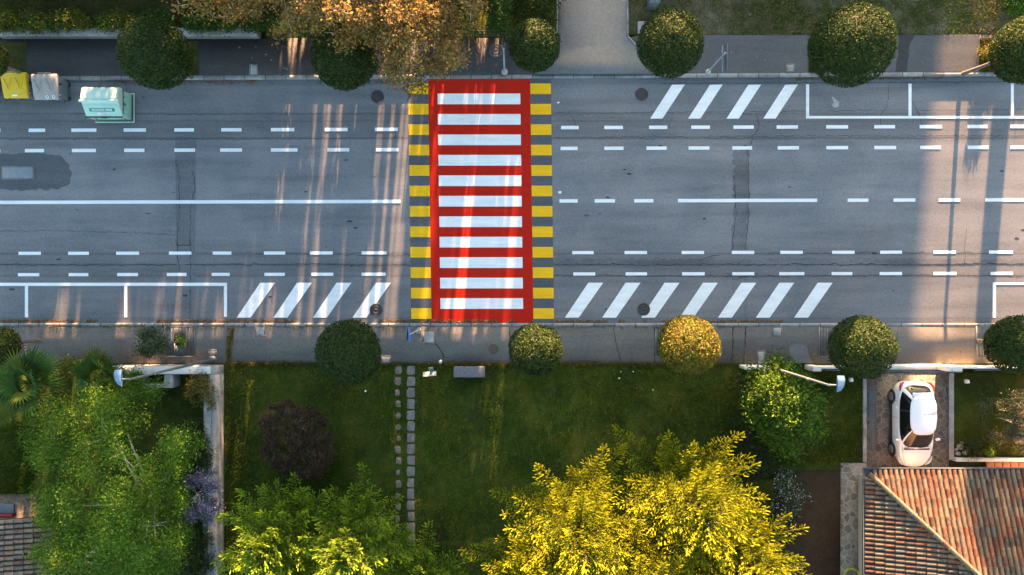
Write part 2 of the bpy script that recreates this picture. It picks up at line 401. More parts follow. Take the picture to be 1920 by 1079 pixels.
struct(ribbon(MB(), [(KL, K(-.05)), (KL, lambda x: ZL(x) - .012), (lambda x: KL(x) + .4, ZL), (lambda x: KL(x) + 6.5, ZL), (lambda x: KL(x) + 6.5, K(-.05))]).build('kerb', M['kerb']))
ub = lambda x: 76 if x < 500 else (74 if x < 1180 else 68)
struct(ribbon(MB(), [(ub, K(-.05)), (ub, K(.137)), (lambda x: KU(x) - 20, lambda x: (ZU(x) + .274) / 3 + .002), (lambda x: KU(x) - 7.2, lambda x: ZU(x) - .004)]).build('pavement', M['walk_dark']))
struct(ribbon(MB(), [(lambda x: KL(x) + 6.7, lambda x: ZL(x) - .004), (lambda x: KL(x) + 22, lambda x: (ZL(x) + .274) / 3 + .002), (K(682), K(.137)), (K(682), K(-.05))]).build('pavement', M['walk']))
# lighter right stretch of the upper pavement, driveway
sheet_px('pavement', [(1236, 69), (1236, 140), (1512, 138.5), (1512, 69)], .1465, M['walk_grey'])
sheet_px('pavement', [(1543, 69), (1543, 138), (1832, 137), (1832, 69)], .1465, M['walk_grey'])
slab_px('driveway', [(1046, -120), (1046, 95), (1030, 118), (1002, 141), (1234, 140.5), (1212, 112), (1196, 94), (1174, 71), (1174, -120)], -.03, .151, M['drive'])
mb = MB()
for a, b in (((1174, -120), (1174, 70)), ((1174, 70), (1197, 97))):
    p, q = G(*a), G(*b); mb.tube([p + (.05, 0, .13), q + (.05, 0, .13)], .05, 4)
for a, b in (((1046, -120), (1046, 95)),):
    p, q = G(*a), G(*b); mb.tube([p + (-.05, 0, .13), q + (-.05, 0, .13)], .05, 4)
struct(mb.build('driveway_kerb', M['concrete']))
# planted grounds
slab_px('lawn', [(423, 682.5), (1392, 682.5), (1392, 900), (1450, 900), (1450, 1300), (423, 1300)], -.06, .115, M['lawn'])
slab_px('garden_soil', [(-400, 683), (394, 683), (394, 1300), (-400, 1300)], -.06, .105, M['lawn'])
slab_px('garden_lawn', [(1394, 698), (1622, 698), (1622, 866), (1574, 866), (1574, 882), (1394, 882)], -.06, .11, M['lawn'])
slab_px('bare_yard', [(1452, 882.5), (1573.5, 882.5), (1573.5, 1400), (1452, 1400)], -.06, .10, M['soil'])
slab_px('dry_lawn', [(1175, -700), (2300, -700), (2300, 67.5), (1175, 67.5)], -.06, .12, M['dry'])
slab_px('park_ground', [(-900, -700), (1045, -700), (1045, 73.5), (500, 73.5), (500, 60), (-900, 60)], -.06, .12, M['verge'])
sheet_px('tree_verge', [(1514, 74), (1541, 74), (1541, 138), (1514, 138.5)], .149, M['verge'])
sheet_px('tree_verge', [(1833, 74), (1868, 74), (1868, 137), (1833, 137)], .149, M['verge'])
sheet_px('tree_verge', [(345, 80), (376, 80), (376, 143), (345, 143)], .149, M['verge'])
sheet_px('tree_verge', [(-30, 82), (52, 82), (52, 144), (-30, 144)], .149, M['verge'])
slab_px('paved_drive', [(1622.5, 699), (1776, 699), (1776, 1000), (1622.5, 1000)], -.06, .116, M['crazy'])
slab_px('garden_path', [(1574.5, 868), (1622, 868), (1622, 1400), (1574.5, 1400)], -.06, .125, M['crazy_grey'])
slab_px('garden_bed', [(1786, 699), (2300, 699), (2300, 856), (1786, 856)], -.06, .12, M['lawn'])
slab_px('paved_terrace', [(1777, 876), (2300, 876), (2300, 1000), (1777, 1000)], -.06, .112, M['crazy'])
slab_px('paved_terrace', [(-300, 926), (135, 926), (135, 1300), (-300, 1300)], .0, .112, M['crazy'])
slab_px('threshold', [(1652, 683), (1772, 683), (1772, 693), (1652, 693)], -.05, .148, M['render_'])
slab_px('gate_track', [(1640, 694), (1800, 694), (1800, 699), (1640, 699)], -.05, .13, M['gut'])

# patches and cracks in the asphalt
def blob_px(name, pts, z, mat, jit=1.2, step=7):
    out = []
    for i in range(len(pts)):
        a, b = np.array(pts[i], float), np.array(pts[(i + 1) % len(pts)], float); n = max(1, int(np.linalg.norm(b - a) / step))
        for k in range(n): out.append(a + (b - a) * k / n + rng.normal(0, jit, 2))
    return sheet_px(name, out, z, mat)
blob_px('asphalt_patch', [(328, 262), (368, 262), (366, 520), (368, 596), (330, 596), (331, 480)], .004, M['patch'], .5)
blob_px('asphalt_patch', [(-40, 295), (0, 291), (60, 288), (105, 291), (126, 303), (134, 325), (131, 345), (110, 355), (60, 358), (-40, 354)], .004, M['patch_dark'], 1.4)
blob_px('asphalt_patch', [(1374, 284), (1404, 278), (1405, 380), (1399, 470), (1372, 472), (1376, 380)], .004, M['patch_rough'], 2.2, 5)
blob_px('asphalt_patch', [(1040, 488), (1200, 487), (1300, 486), (1400, 488), (1440, 492), (1440, 498), (1040, 499)], .004, M['patch_rough'], 2.0, 5)
blob_px('asphalt_patch', [(1440, 486), (1560, 485), (1700, 487), (1950, 488), (1950, 497), (1440, 498)], .004, M['patch_rough'], 1.6, 5)
blob_px('asphalt_patch', [(1683, 69), (1711, 69), (1703, 85), (1697, 137), (1676, 137), (1680, 100)], .1505, M['trench'], .8)
blob_px('pavement_stain', [(1478, 648), (1500, 646), (1510, 650), (1512, 662), (1520, 680), (1493, 681), (1480, 668)], .142, M['patch'], .6)
for q in [[(1559, 182), (1566, 186), (1572, 192), (1576, 200), (1566, 203), (1560, 198), (1563, 192)]]: blob_px('asphalt_stain', q, .0045, M['kerb'], .6, 3)
r9 = np.random.default_rng(99)
for k in range(46):
    x, y = r9.uniform(0, 1920), r9.choice([r9.uniform(165, 595), r9.uniform(270, 470)])
    if 760 < x < 1045: continue
    w_, h_ = r9.uniform(2, 7), r9.uniform(.8, 2.2)
    blob_px('asphalt_stain', [(x - w_, y), (x - w_ * .4, y - h_), (x + w_ * .6, y - h_ * .8), (x + w_, y + h_ * .2), (x + w_ * .3, y + h_), (x - w_ * .6, y + h_ * .7)], .0048, M['trench' if k % 3 else 'patch_dark'], .4, 3)
for k in range(16):
    x, y = r9.uniform(430, 560) if k < 8 else r9.uniform(1200, 1500), r9.uniform(84, 135)
    blob_px('pavement_stain', [(x - 2, y), (x, y - 2), (x + 2.4, y), (x, y + 1.6)], .1512, M['drive'], .5, 2)

def crack(name, pts, w=.022, z=.0085, mat='tar', jit=1.0, step=6):
    P = []
    for a, b in zip(pts[:-1], pts[1:]):
        a, b = np.array(a, float), np.array(b, float); n = max(1, int(np.linalg.norm(b - a) / step))
        for k in range(n): P.append(a + (b - a) * k / n + (rng.normal(0, jit, 2) if len(P) else 0))
    P.append(np.array(pts[-1], float)); P = np.array([G(*p)[:2] for p in P]); T = np.gradient(P, axis=0); T /= np.linalg.norm(T, axis=1)[:, None] + 1e-9
    Nn = np.c_[-T[:, 1], T[:, 0]]; ww = (w / 2 * rng.uniform(.35, 1.3, len(P)))[:, None]
    V = np.stack([np.c_[P - Nn * ww, np.full(len(P), z)], np.c_[P + Nn * ww, np.full(len(P), z)]]); mb = MB(); mb.grid(V)
    return struct(mb.build(name, M[mat]))
for pts, w in [([(330, 300), (337, 340), (333, 470), (336, 510)], .03), ([(360, 320), (366, 350), (357, 400), (356, 600)], .03), ([(329, 452), (334, 462), (345, 460), (357, 463), (356, 452)], .05),
               ([(0, 497), (200, 498), (400, 497), (580, 496), (690, 498), (770, 498)], .035), ([(480, 476), (620, 478), (770, 480)], .03), ([(1040, 497), (1440, 497), (1920, 496)], .05),
               ([(1040, 517), (1400, 519), (1700, 517), (1920, 518)], .035), ([(1376, 330), (1380, 400), (1373, 470)], .04), ([(1403, 280), (1404, 400), (1397, 470)], .04),
               ([(1418, 215), (1424, 235), (1410, 262), (1404, 280)], .035), ([(1666, 160), (1664, 200), (1652, 215), (1651, 235)], .025), ([(1712, 190), (1726, 225), (1728, 240)], .025), ([(1068, 215), (1078, 230), (1080, 250)], .025),
               ([(1812, 430), (1810, 460), (1808, 500)], .022), ([(0, 434), (160, 434), (330, 441)], .02), ([(1310, 490), (1330, 482), (1350, 479)], .03), ([(1360, 512), (1378, 525), (1395, 520), (1420, 514)], .03), ([(1377, 515), (1375, 598)], .018), ([(1396, 515), (1398, 598)], .018),
               ([(1042, 213), (1300, 211), (1500, 209), (1920, 206)], .018), ([(130, 215), (480, 215), (765, 214)], .018), ([(0, 262), (330, 262), (765, 260)], .02), ([(1040, 259), (1400, 257), (1920, 255)], .02), ([(1440, 476), (1900, 475)], .025)]:
    crack('road_crack', pts, w)
for pts, w, m_ in [([(1149, 615), (1154, 645), (1164, 681)], .04, 'tar'), ([(817, 645), (828, 658), (833, 672)], .05, 'verge'), ([(441, 614), (433, 645), (430, 681)], .09, 'verge'), ([(1373, 614), (1371, 681)], .05, 'verge'), ([(1396, 614), (1393, 681)], .05, 'verge'),
                   ([(1680, 622), (1678, 650)], .03, 'tar'), ([(956, 614), (956, 680)], .05, 'verge'), ([(733, 668), (733, 681)], .03, 'tar'), ([(305, 672), (306, 681)], .03, 'tar'), ([(1226, 614), (1226, 678)], .04, 'tar')]:
    crack('pavement_crack', pts, w, .146, m_, .7)
for pts, w in [([(131, 80), (131, 143)], .025), ([(376, 80), (376, 143)], .03), ([(53, 80), (53, 144)], .05), ([(706, 78), (706, 143)], .03), ([(955, 78), (960, 140)], .03)]:
    crack('pavement_crack', pts, w, .150, 'tar', .3)
crack('kerb_joint', [(1240, KU(1240) + 10.5), (1920, KU(1920) + 10.5)], .03, .009, 'tar', .5)

# ------------------------------------------------------------------ painted markings
def mark(name, pts, mat='white', z=.0125):
    return sheet_px(name, pts, z, M[mat])
def dash_row(y0, xs, h=6.5, slope=-.0026):
    for a, b in xs:
        ya, yb = y0 + slope * a, y0 + slope * b; mark('lane_dash', [(a, ya - h / 2), (b, yb - h / 2), (b, yb + h / 2), (a, ya + h / 2)])
dash_row(245.5, [(-40, 1), (54, 85), (134, 181), (232, 274), (327, 364), (415, 453), (508, 552), (609, 652), (703, 746)])
dash_row(283.5, [(-40, 1), (47, 83), (135, 180), (233, 271), (327, 366), (413, 454), (508, 558), (614, 655), (705, 747)])
dash_row(243, [(1052, 1085), (1133, 1168), (1217, 1251), (1296, 1331), (1375, 1413), (1456, 1496), (1549, 1590), (1639, 1678), (1724, 1766), (1814, 1851), (1894, 1940)])
dash_row(282, [(1051, 1083), (1133, 1169), (1212, 1250), (1291, 1330), (1373, 1410), (1458, 1498), (1549, 1590), (1639, 1680), (1725, 1764), (1814, 1853), (1894, 1940)])
dash_row(380.5, [(-60, 751), (1049, 1083), (1115, 1153), (1189, 1225), (1271, 1532), (1589, 1628), (1675, 1716), (1760, 1800), (1847, 2000)])
dash_row(476, [(35, 77), (128, 167), (218, 261), (317, 359), (399, 434), (495, 535), (581, 624), (678, 725), (1073, 1113), (1171, 1213), (1278, 1320), (1372, 1414), (1463, 1505), (1560, 1602), (1650, 1691), (1750, 1792), (1854, 1899)], 6, -.0013)
dash_row(516, [(34, 74), (129, 166), (220, 259), (313, 350), (397, 431), (496, 534), (584, 625), (678, 723), (1075, 1116), (1173, 1213), (1279, 1321), (1373, 1414), (1461, 1508), (1559, 1598), (1649, 1691), (1750, 1793), (1857, 1899)], 6, -.0013)
for xs in ([516, 585, 659, 733], [1131, 1201, 1274, 1346, 1418, 1489, 1561]):          # hatching by the lower kerb
    for x in xs: mark('hatching_bar', [(x - 28, 531), (x, 531), (x - 46, 596.5), (x - 72, 596.5)])
for x in (1284, 1355, 1427, 1496): mark('hatching_bar', [(x - 24, 160), (x, 159.5), (x - 42, 223.5), (x - 65, 223.5)])
def bay(lines):
    for (a, b, c_, d) in lines: mark('parking_line', [(a, b), (c_, b), (c_, d), (a, d)])
bay([(-60, 531, 426, 537), (47, 537.3, 53, 596), (233, 537.3, 239, 596), (420, 537.3, 426, 595)])
bay([(1511, 218.5, 1990, 223.3), (1511, 159, 1517, 218.2), (1703, 158, 1709, 218.2), (1895, 157, 1900.5, 218.2)])
bay([(1861, 530.5, 1990, 535), (1861, 535.3, 1867, 596.5)])
# worn white splash marks on the asphalt
blob_px('paint_stain', [(1047, 361), (1051, 359), (1054, 360), (1053, 363), (1049, 364)], .0125, M['white'], .6, 3)
blob_px('paint_stain', [(1044, 193), (1048, 191), (1049, 193), (1046, 195)], .0125, M['white'], .4, 3)

cw = thing('pedestrian_crossing', 'bright red pedestrian crossing with white bars and yellow edge blocks across the road', 'crosswalk', G(902, 380))
SL = .0135
def cwq(x0, x1, y0, y1): return [(x0 + SL * (y0 - 380), y0), (x1 + SL * (y0 - 380), y0), (x1 + SL * (y1 - 380), y1), (x0 + SL * (y1 - 380), y1)]
MB().sheet([G(x, y) + (0, 0, .0125) for x, y in cwq(806.3, 996.8, KU(900) + .4, KL(900) - .3)]).build('red_field', M['red'], cw)
for k in range(11):
    y = 176.5 + 38.35 * k; s = cwq(823.3, 978.2, y, y + 20)
    MB().sheet([G(x, y_) + (0, 0, .0168) for x, y_ in s]).build('white_bar', M['white'], cw)
for k in range(12):
    y = 157.5 + 38.3 * k
    for a, b in ((768.3, 806), (997.2, 1035.8)):
        MB().sheet([G(x, y_) + (0, 0, .0125) for x, y_ in cwq(a, b, y, y + 20)]).build('yellow_block', M['yellow'], cw)
sheet_px('asphalt_patch', cwq(768, 806, KU(780), KL(780)), .0085, M['patch_dark']); sheet_px('asphalt_patch', cwq(997.3, 1036, KU(1010), KL(1010)), .0085, M['patch_dark'])

# ------------------------------------------------------------------ covers and grates
def manhole(px, py, label, z=.0, r=.31, mat='iron'):
    p = G(px, py) + (0, 0, z); t = thing('manhole_cover', label, 'manhole', p, 'round manhole covers')
    MB().lathe(p, [(r * 1.12, -.02), (r * 1.12, .009), (r * 1.03, .012), (r * 1.03, .004)], 32).build('frame', M['concrete_dark'], t)
    mb = MB(); mb.lathe(p, [(r, 0), (r, .016), (r * .93, .02), (r * .9, .013), (r * .62, .013), (r * .6, .02), (r * .5, .02), (r * .48, .013), (r * .2, .013), (r * .18, .02), (.001, .02)], 32)
    for k in range(8):
        a = k * math.pi / 4; mb.box(p + (math.cos(a) * r * .75, math.sin(a) * r * .75, .014), (r * .22, .03, .014), a)
    mb.build('lid', M[mat], t)
manhole(708, 182, 'dark round manhole cover in the road left of the red crossing by the upper kerb')
manhole(1203, 178, 'dark round manhole cover in the road beside the upper slanted white hatching bars')
manhole(1207, 581, 'round manhole cover partly under a lower slanted white bar right of the crossing')
manhole(705, 582, 'round manhole cover near the last slanted white bar left of the red crossing')
manhole(925, 655, 'rusty round manhole cover in the lower pavement near the grey stone bench', .135, .26, 'iron_rust')
manhole(930, 97, 'round manhole cover in the upper pavement beside the pole left of the driveway', .143, .30, 'iron_rust')
manhole(50, 652, 'brown round manhole cover in the lower pavement above the left palm', .135, .28, 'iron_rust')
def hatch(px, py, w, h, label, z=.14, mat='concrete'):
    p = G(px, py) + (0, 0, z); t = thing('access_cover', label, 'utility cover', p, 'square utility covers')
    w, h = w / PPM, h / PPM
    mb = MB()
    for q in (-1, 1): mb.box(p + (0, q * (h / 2 - .025), .004), (w, .05, .02)); mb.box(p + (q * (w / 2 - .025), 0, .0035), (.05, h - .102, .02))
    mb.build('frame', M['concrete_dark'], t)
    mb = MB(); mb.box(p + (0, 0, .004), (w - .13, h - .13, .022)); mb.box(p + (0, 0, .018), (.12, .03, .012)); bevel(mb.build('lid', M[mat], t), .006)
hatch(490, 621, 19, 19, 'small square cover on the lower pavement left of the round tree')
hatch(805, 632, 23, 25, 'square concrete cover with weedy edges below the red crossing')
hatch(725, 674, 17, 14, 'grey square cover at the lawn edge beside the round tree')
hatch(478, 134, 17, 22, 'pale square cover near the upper kerb left of the crossing')
hatch(1480, 130, 17, 17, 'grey square cover by the upper kerb near the tall slatted sign')
hatch(1455, 622, 19, 18, 'square cover by the lower kerb left of the dark tree grate', .14)
hatch(1425, 668, 15, 22, 'small concrete box cover at the foot of the right lamp post', .14)
hatch(401, 663, 15, 15, 'small square cover at the foot of the left lamp post', .14, 'concrete_dark')
hatch(33, 325, 62, 26, 'long rectangular cover inside the dark asphalt patch at the left', .006, 'bin_grey')
def grate(px, py, label):
    p = G(px, py) + (0, 0, .14); t = thing('tree_grate', label, 'tree grate', p, 'square tree grates'); w = 1.46
    MB().box(p + (0, 0, .002), (w, w, .01)).build('pit', M['dark'], t)
    mb = MB()
    for s in (-1, 1): mb.box(p + (s * w / 2, 0, .012), (.06, w + .06, .03)); mb.box(p + (0, s * w / 2, .0115), (w - .062, .06, .03))
    mb.build('frame', M['grate'], t)
    mb = MB()
    for k in range(20):
        x = -w / 2 + w * (k + .5) / 20
        if abs(x) < .27:
            c0 = math.sqrt(.27 ** 2 - x * x); l = w / 2 - c0 - .03
            for s in (-1, 1): mb.box(p + (x, s * (c0 + l / 2), .014), (.042, l, .02))
        else: mb.box(p + (x, 0, .014), (.042, w - .062, .02))
    mb.build('bars', M['grate'], t)
    return t
grate(340, 641, 'steel tree grate with the small leaning tree growing out of it')
grate(1561, 641, 'rusted tree grate half under the round tree by the white gate')
grate(1855, 641, 'tree grate with dry litter beside the rightmost lower round tree')
grate(1256, 641, 'tree grate peeping out left of the golden round tree')
grate(8, 650, 'tree grate under the leftmost lower round tree')

# ------------------------------------------------------------------ foliage builders
def ball_tree(px, py, diam, label, zc=None, cols=None, n=11000, yellow=.0, squash=1.0, seed=1, lean=(0, 0)):
    zc = zc or (3.4 if py < 300 else 2.7); c = G(px, py, zc); R = diam / 2 / PPM * (CAM_H - zc) / CAM_H; base = np.array([c[0] + lean[0], c[1] + lean[1], .14])
    t = thing('clipped_tree', label, 'tree', base, 'round clipped street trees')
    MB().tube([base, base + (c - base) * .3 + (.02, .01, 0), base + (c - base) * .55 + (-.02, .02, 0), c], [.11, .09, .08, .05], 8).build('trunk', M['bark'], t, True)
    cols = cols or [(.030, .056, .014), (.024, .047, .012), (.038, .063, .015), (.048, .066, .018)]
    D = rng.normal(size=(n, 3)); D /= np.linalg.norm(D, axis=1)[:, None]; D = D[D[:, 2] > -.85]
    nz = pnoise(D, 5.0, seed) * .5 + pnoise(D, 2.2, seed + 50) * .5
    dep = rng.uniform(0, 1, len(D)) ** 1.8
    keep = (nz > -.55) | (dep > .25)
    rr = R * (1.0 + .05 * nz - .16 * dep) + rng.exponential(.018, len(D))
    P = c + D * rr[:, None] * (1, 1, squash)
    Nn = D * .9 + rng.normal(size=D.shape) * .75
    mb = MB(); P, Nn = P[keep], Nn[keep]; s = rng.uniform(.075, .125, len(P))
    mb.leaves(P, Nn, s, s * .55, palette(len(P), cols))
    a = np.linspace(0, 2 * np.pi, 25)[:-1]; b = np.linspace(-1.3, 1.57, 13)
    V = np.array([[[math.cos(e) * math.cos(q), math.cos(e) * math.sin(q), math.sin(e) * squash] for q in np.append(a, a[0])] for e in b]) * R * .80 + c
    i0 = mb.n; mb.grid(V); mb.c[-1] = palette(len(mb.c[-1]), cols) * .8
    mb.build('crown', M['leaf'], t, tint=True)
    return t
yl = [(.07, .085, .018), (.10, .10, .02), (.05, .07, .016)]
ball_tree(292, 102, 127, 'dark round clipped tree behind the green container on the upper pavement', seed=3)
ball_tree(645, 108, 120, 'dark round clipped tree half covered by the brown leafed branches', seed=4)
ball_tree(1003, 87, 94, 'small uneven round tree beside the grey driveway with a bare twiggy patch', seed=5, squash=1.1, n=8000)
ball_tree(1257, 83, 122, 'round clipped tree right of the driveway with a golden top edge', seed=6)
ball_tree(1597, 85, 148, 'largest round clipped tree, above the empty upper parking bay', seed=7, n=15000)
ball_tree(1925, 95, 118, 'round tree cut by the right frame edge on the upper pavement', seed=8, lean=(-.62, 0))
ball_tree(-31, 108, 76, 'round tree cut by the left frame edge above the bins', seed=9, cols=yl)
ball_tree(656, 661, 122, 'round clipped tree overhanging the lawn left of the stepping stones', seed=10)
ball_tree(1005, 655, 98, 'round clipped tree just right of the stone bench below the crossing', seed=11, n=9000)
ball_tree(1291, 648, 112, 'golden sunlit round tree on the lower pavement', seed=12, cols=[(.15, .15, .016), (.12, .125, .016), (.08, .10, .016), (.18, .12, .03)])  # sunlight is put into these yellow leaf colours; most clipped trees are green
ball_tree(1616, 652, 117, 'round clipped tree beside the white gate above the car', seed=13)
ball_tree(1908, 648, 106, 'round clipped tree at the right frame edge on the lower pavement', seed=14)
ball_tree(-2, 648, 66, 'yellowish round tree at the left frame edge above the palms', seed=15, cols=yl, n=6000)

def edge_dist(P, poly):
    poly = np.array(poly, float); d = np.full(len(P), 1e9); inside = np.zeros(len(P), bool)
    for a, b in zip(poly, np.roll(poly, -1, 0)):
        ab = b - a; tt = np.clip(((P - a) @ ab) / (ab @ ab + 1e-9), 0, 1); d = np.minimum(d, np.linalg.norm(P - a - tt[:, None] * ab, axis=1))
        cr = ((a[1] > P[:, 1]) != (b[1] > P[:, 1])); xi = (b[0] - a[0]) * (P[:, 1] - a[1]) / (b[1] - a[1] + 1e-12) + a[0]; inside ^= cr & (P[:, 0] < xi)
    return d, inside
def sample_poly(poly, n):
    p = np.array(poly, float); lo, hi = p.min(0), p.max(0); out = np.zeros((0, 2))
    while len(out) < n:
        Q = rng.uniform(lo, hi, (n * 2, 2)); _, ins = edge_dist(Q, poly); out = np.concatenate([out, Q[ins]])
    return out[:n]

def bush(name, label, cat, poly, z0, z1, cols, leaf=.1, nclump=60, nleaf=90, spread=.22, base=None, group=None, mat='leaf', bark='bark', round_=.5, twigs=True, part='foliage', aspect=.5, weights=None, thick=.35, up=.5, limbs=5, dens_noise=0.0, trunk_r=.06, flat=.6):
    """A plant whose crown fills a measured outline: clumps of leaves dome up from z0 at its rim to z1 inside, on real limbs."""
    Q = sample_poly(poly, nclump); d, _ = edge_dist(Q, poly); dm = d.max() + 1e-6
    h = z0 + (z1 - z0) * (d / dm) ** round_ - rng.uniform(0, thick, nclump) * (z1 - z0)
    h = np.maximum(h, .25)
    cc = np.array([G(x, y, z) for (x, y), z in zip(Q, h)])
    if dens_noise:
        k = pnoise(cc, dens_noise, 5) > (-.35 if dens_noise != .8 else -.5); cc = cc[k]
    mid = cc.mean(0)
    base = np.array([mid[0], mid[1], .11]) if base is None else np.array(base, float)
    t = thing(name, label, cat, base, group)
    # limbs
    mb = MB(); top = base + (mid - base) * (0, 0, .55) + (0, 0, 0); th = top[2] - base[2]
    fork = base + np.array([0, 0, max(.15, th)])
    mb.tube([base, (base + fork) / 2 + (.03, .02, 0), fork], [trunk_r, trunk_r * .8, trunk_r * .65], 7)
    prim = cc[rng.choice(len(cc), min(limbs, len(cc)), replace=False)]; nodes = [fork]; rad = [trunk_r * .6]
    for q in prim:
        q = fork + (q - fork) * .7; m_ = (fork + q) / 2 + rng.normal(0, .08, 3) + (0, 0, .12)
        mb.tube([fork, m_, q], [trunk_r * .42, trunk_r * .3, trunk_r * .2], 5, caps=False); nodes += [m_, q]; rad += [trunk_r * .3, trunk_r * .2]
    if twigs:                            # every clump hangs on the nearest limb that has already grown
        order = np.argsort(np.linalg.norm(cc - fork, axis=1)); nn = [np.array(q) for q in nodes]; rr = list(rad)
        for q in cc[order]:
            dd = np.linalg.norm(np.array(nn) - q, axis=1) + .25 * np.maximum(0, np.array(nn)[:, 2] - q[2]); j = int(np.argmin(dd)); a = nn[j]; r_ = max(trunk_r * .06, rr[j] * .72)
            m_ = (a + q) / 2 + rng.normal(0, .1, 3) * min(1, dd[j]) - (0, 0, .05)
            mb.tube([a, m_, q], [r_, r_ * .85, r_ * .7], 4, caps=False); nn += [m_, q]; rr += [r_ * .85, r_ * .7]
    mb.build('trunk', M[bark], t, True)
    # leaves
    n = len(cc) * nleaf; ci = np.repeat(np.arange(len(cc)), nleaf)
    P = cc[ci] + rng.normal(size=(n, 3)) * spread * (1, 1, flat); P[:, 2] = np.maximum(P[:, 2], .13)
    N = rng.normal(size=(n, 3)) + (0, 0, up); s = rng.uniform(.7, 1.3, n) * leaf
    ct = rng.uniform(.72, 1.28, (len(cc), 1))
    mb = MB(); mb.leaves(P, N, s, s * aspect, np.clip(palette(n, cols, weights) * ct[ci], .003, 1)); mb.build(part, M[mat], t, tint=True)
    return t

def conifer(x, y, h, r, label, cols, seed, nbr=84, group='feathery golden conifers'):
    base = np.array([x, y, .11]); t = thing('conifer_tree', label, 'tree', base, group); r0 = np.random.default_rng(seed)
    tr = MB(); tr.tube([base, base + (.05, 0, h * .5), base + (0, .03, h * .97)], [.15, .07, .01], 7)
    A, D, L, W, K_ = [], [], [], [], []
    for i in range(nbr):
        u = (i + .5) / nbr; z = h * (.10 + .86 * u); az = i * 2.39996 + r0.normal(0, .25)
        bl = r * (1 - u) ** .62 * r0.uniform(.60, 1.25) + .35; el = math.radians(6 + 44 * u + r0.normal(0, 8))
        d0 = np.array([math.cos(az) * math.cos(el), math.sin(az) * math.cos(el), math.sin(el)]); side = np.array([-math.sin(az), math.cos(az), 0]); upv = np.cross(d0, side)
        s0 = base + (0, 0, z - .1)
        m = int(bl / .10); sarr = np.linspace(.1, 1, m)
        Pb = s0 + d0 * (sarr * bl)[:, None] + np.array([0, 0, 1]) * (.22 * bl * sarr ** 2)[:, None] + side * (r0.normal(0, .12) * bl * sarr ** 2)[:, None]
        tr.tube(Pb[::max(1, m // 4)], np.linspace(.028, .008, len(Pb[::max(1, m // 4)])), 4, caps=False)
        for j in range(m):
            sg = 1 if j % 2 else -1; s = sarr[j]
            ll = (.40 * bl * (1 - s) ** 1.05 * min(1, s * 3 + .25) + .10) * r0.uniform(.65, 1.15)
            tang = d0 + np.array([0, 0, .44 * s]); dd = tang * .75 + side * sg * .8 + upv * r0.normal(.10, .22); dd /= np.linalg.norm(dd)
            k = max(2, int(ll / .085)); q = np.linspace(.05, 1, k); roots = Pb[j] + dd * (q * ll)[:, None] + np.array([0, 0, .1]) * (q * q * ll)[:, None]
            sd = np.cross(dd, upv); alt = np.where(np.arange(k) % 2, 1, -1)[:, None]
            dirs = dd * .85 + sd * alt * r0.uniform(.35, .75, (k, 1)) + upv * r0.normal(.15, .3, (k, 1)); dirs[-1] = dd
            A.append(roots); D.append(dirs); L.append(r0.uniform(.17, .30, k) * (1.1 - .25 * q)); W.append(r0.uniform(.036, .056, k)); K_.append(q * .5 + s * .5)
        mu = 2 * m; ii = r0.integers(0, m, mu); A.append(Pb[ii] + r0.normal(0, .03, (mu, 3))); D.append(d0 * .6 + np.array([0, 0, .7]) + side * r0.normal(0, .6, (mu, 1))); L.append(r0.uniform(.16, .28, mu)); W.append(r0.uniform(.036, .056, mu)); K_.append(.25 + .6 * sarr[ii])
        A.append(Pb[-3:]); D.append(np.tile(d0 + (0, 0, .5), (3, 1))); L.append(np.full(3, .34)); W.append(np.full(3, .07)); K_.append(np.ones(3))
    A, D, L, W, K_ = map(np.concatenate, (A, D, L, W, K_))
    tr.build('trunk', M['bark_brown'], t, True)
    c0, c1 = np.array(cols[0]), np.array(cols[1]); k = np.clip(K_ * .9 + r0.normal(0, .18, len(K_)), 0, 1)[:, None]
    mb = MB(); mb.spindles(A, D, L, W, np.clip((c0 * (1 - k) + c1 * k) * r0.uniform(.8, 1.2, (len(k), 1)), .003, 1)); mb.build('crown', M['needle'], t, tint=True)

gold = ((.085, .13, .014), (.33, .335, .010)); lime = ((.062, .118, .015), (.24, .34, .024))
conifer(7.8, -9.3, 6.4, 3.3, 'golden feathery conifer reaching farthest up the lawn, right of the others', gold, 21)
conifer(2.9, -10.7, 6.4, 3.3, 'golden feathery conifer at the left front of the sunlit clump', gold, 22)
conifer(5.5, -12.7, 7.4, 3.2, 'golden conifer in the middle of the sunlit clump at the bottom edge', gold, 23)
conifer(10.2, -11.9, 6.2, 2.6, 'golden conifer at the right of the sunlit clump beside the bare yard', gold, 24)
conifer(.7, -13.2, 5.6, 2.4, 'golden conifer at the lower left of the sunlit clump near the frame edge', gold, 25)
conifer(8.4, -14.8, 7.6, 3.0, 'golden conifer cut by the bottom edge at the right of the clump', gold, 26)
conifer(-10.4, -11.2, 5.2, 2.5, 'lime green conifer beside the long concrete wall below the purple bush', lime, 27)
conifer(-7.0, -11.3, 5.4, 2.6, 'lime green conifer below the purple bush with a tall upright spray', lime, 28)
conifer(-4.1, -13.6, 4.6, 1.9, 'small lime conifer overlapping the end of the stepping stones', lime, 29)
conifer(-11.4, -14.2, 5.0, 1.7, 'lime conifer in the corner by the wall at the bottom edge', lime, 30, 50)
conifer(-8.2, -14.4, 6.4, 2.6, 'lime green conifer cut by the bottom edge between the other green ones', lime, 31)

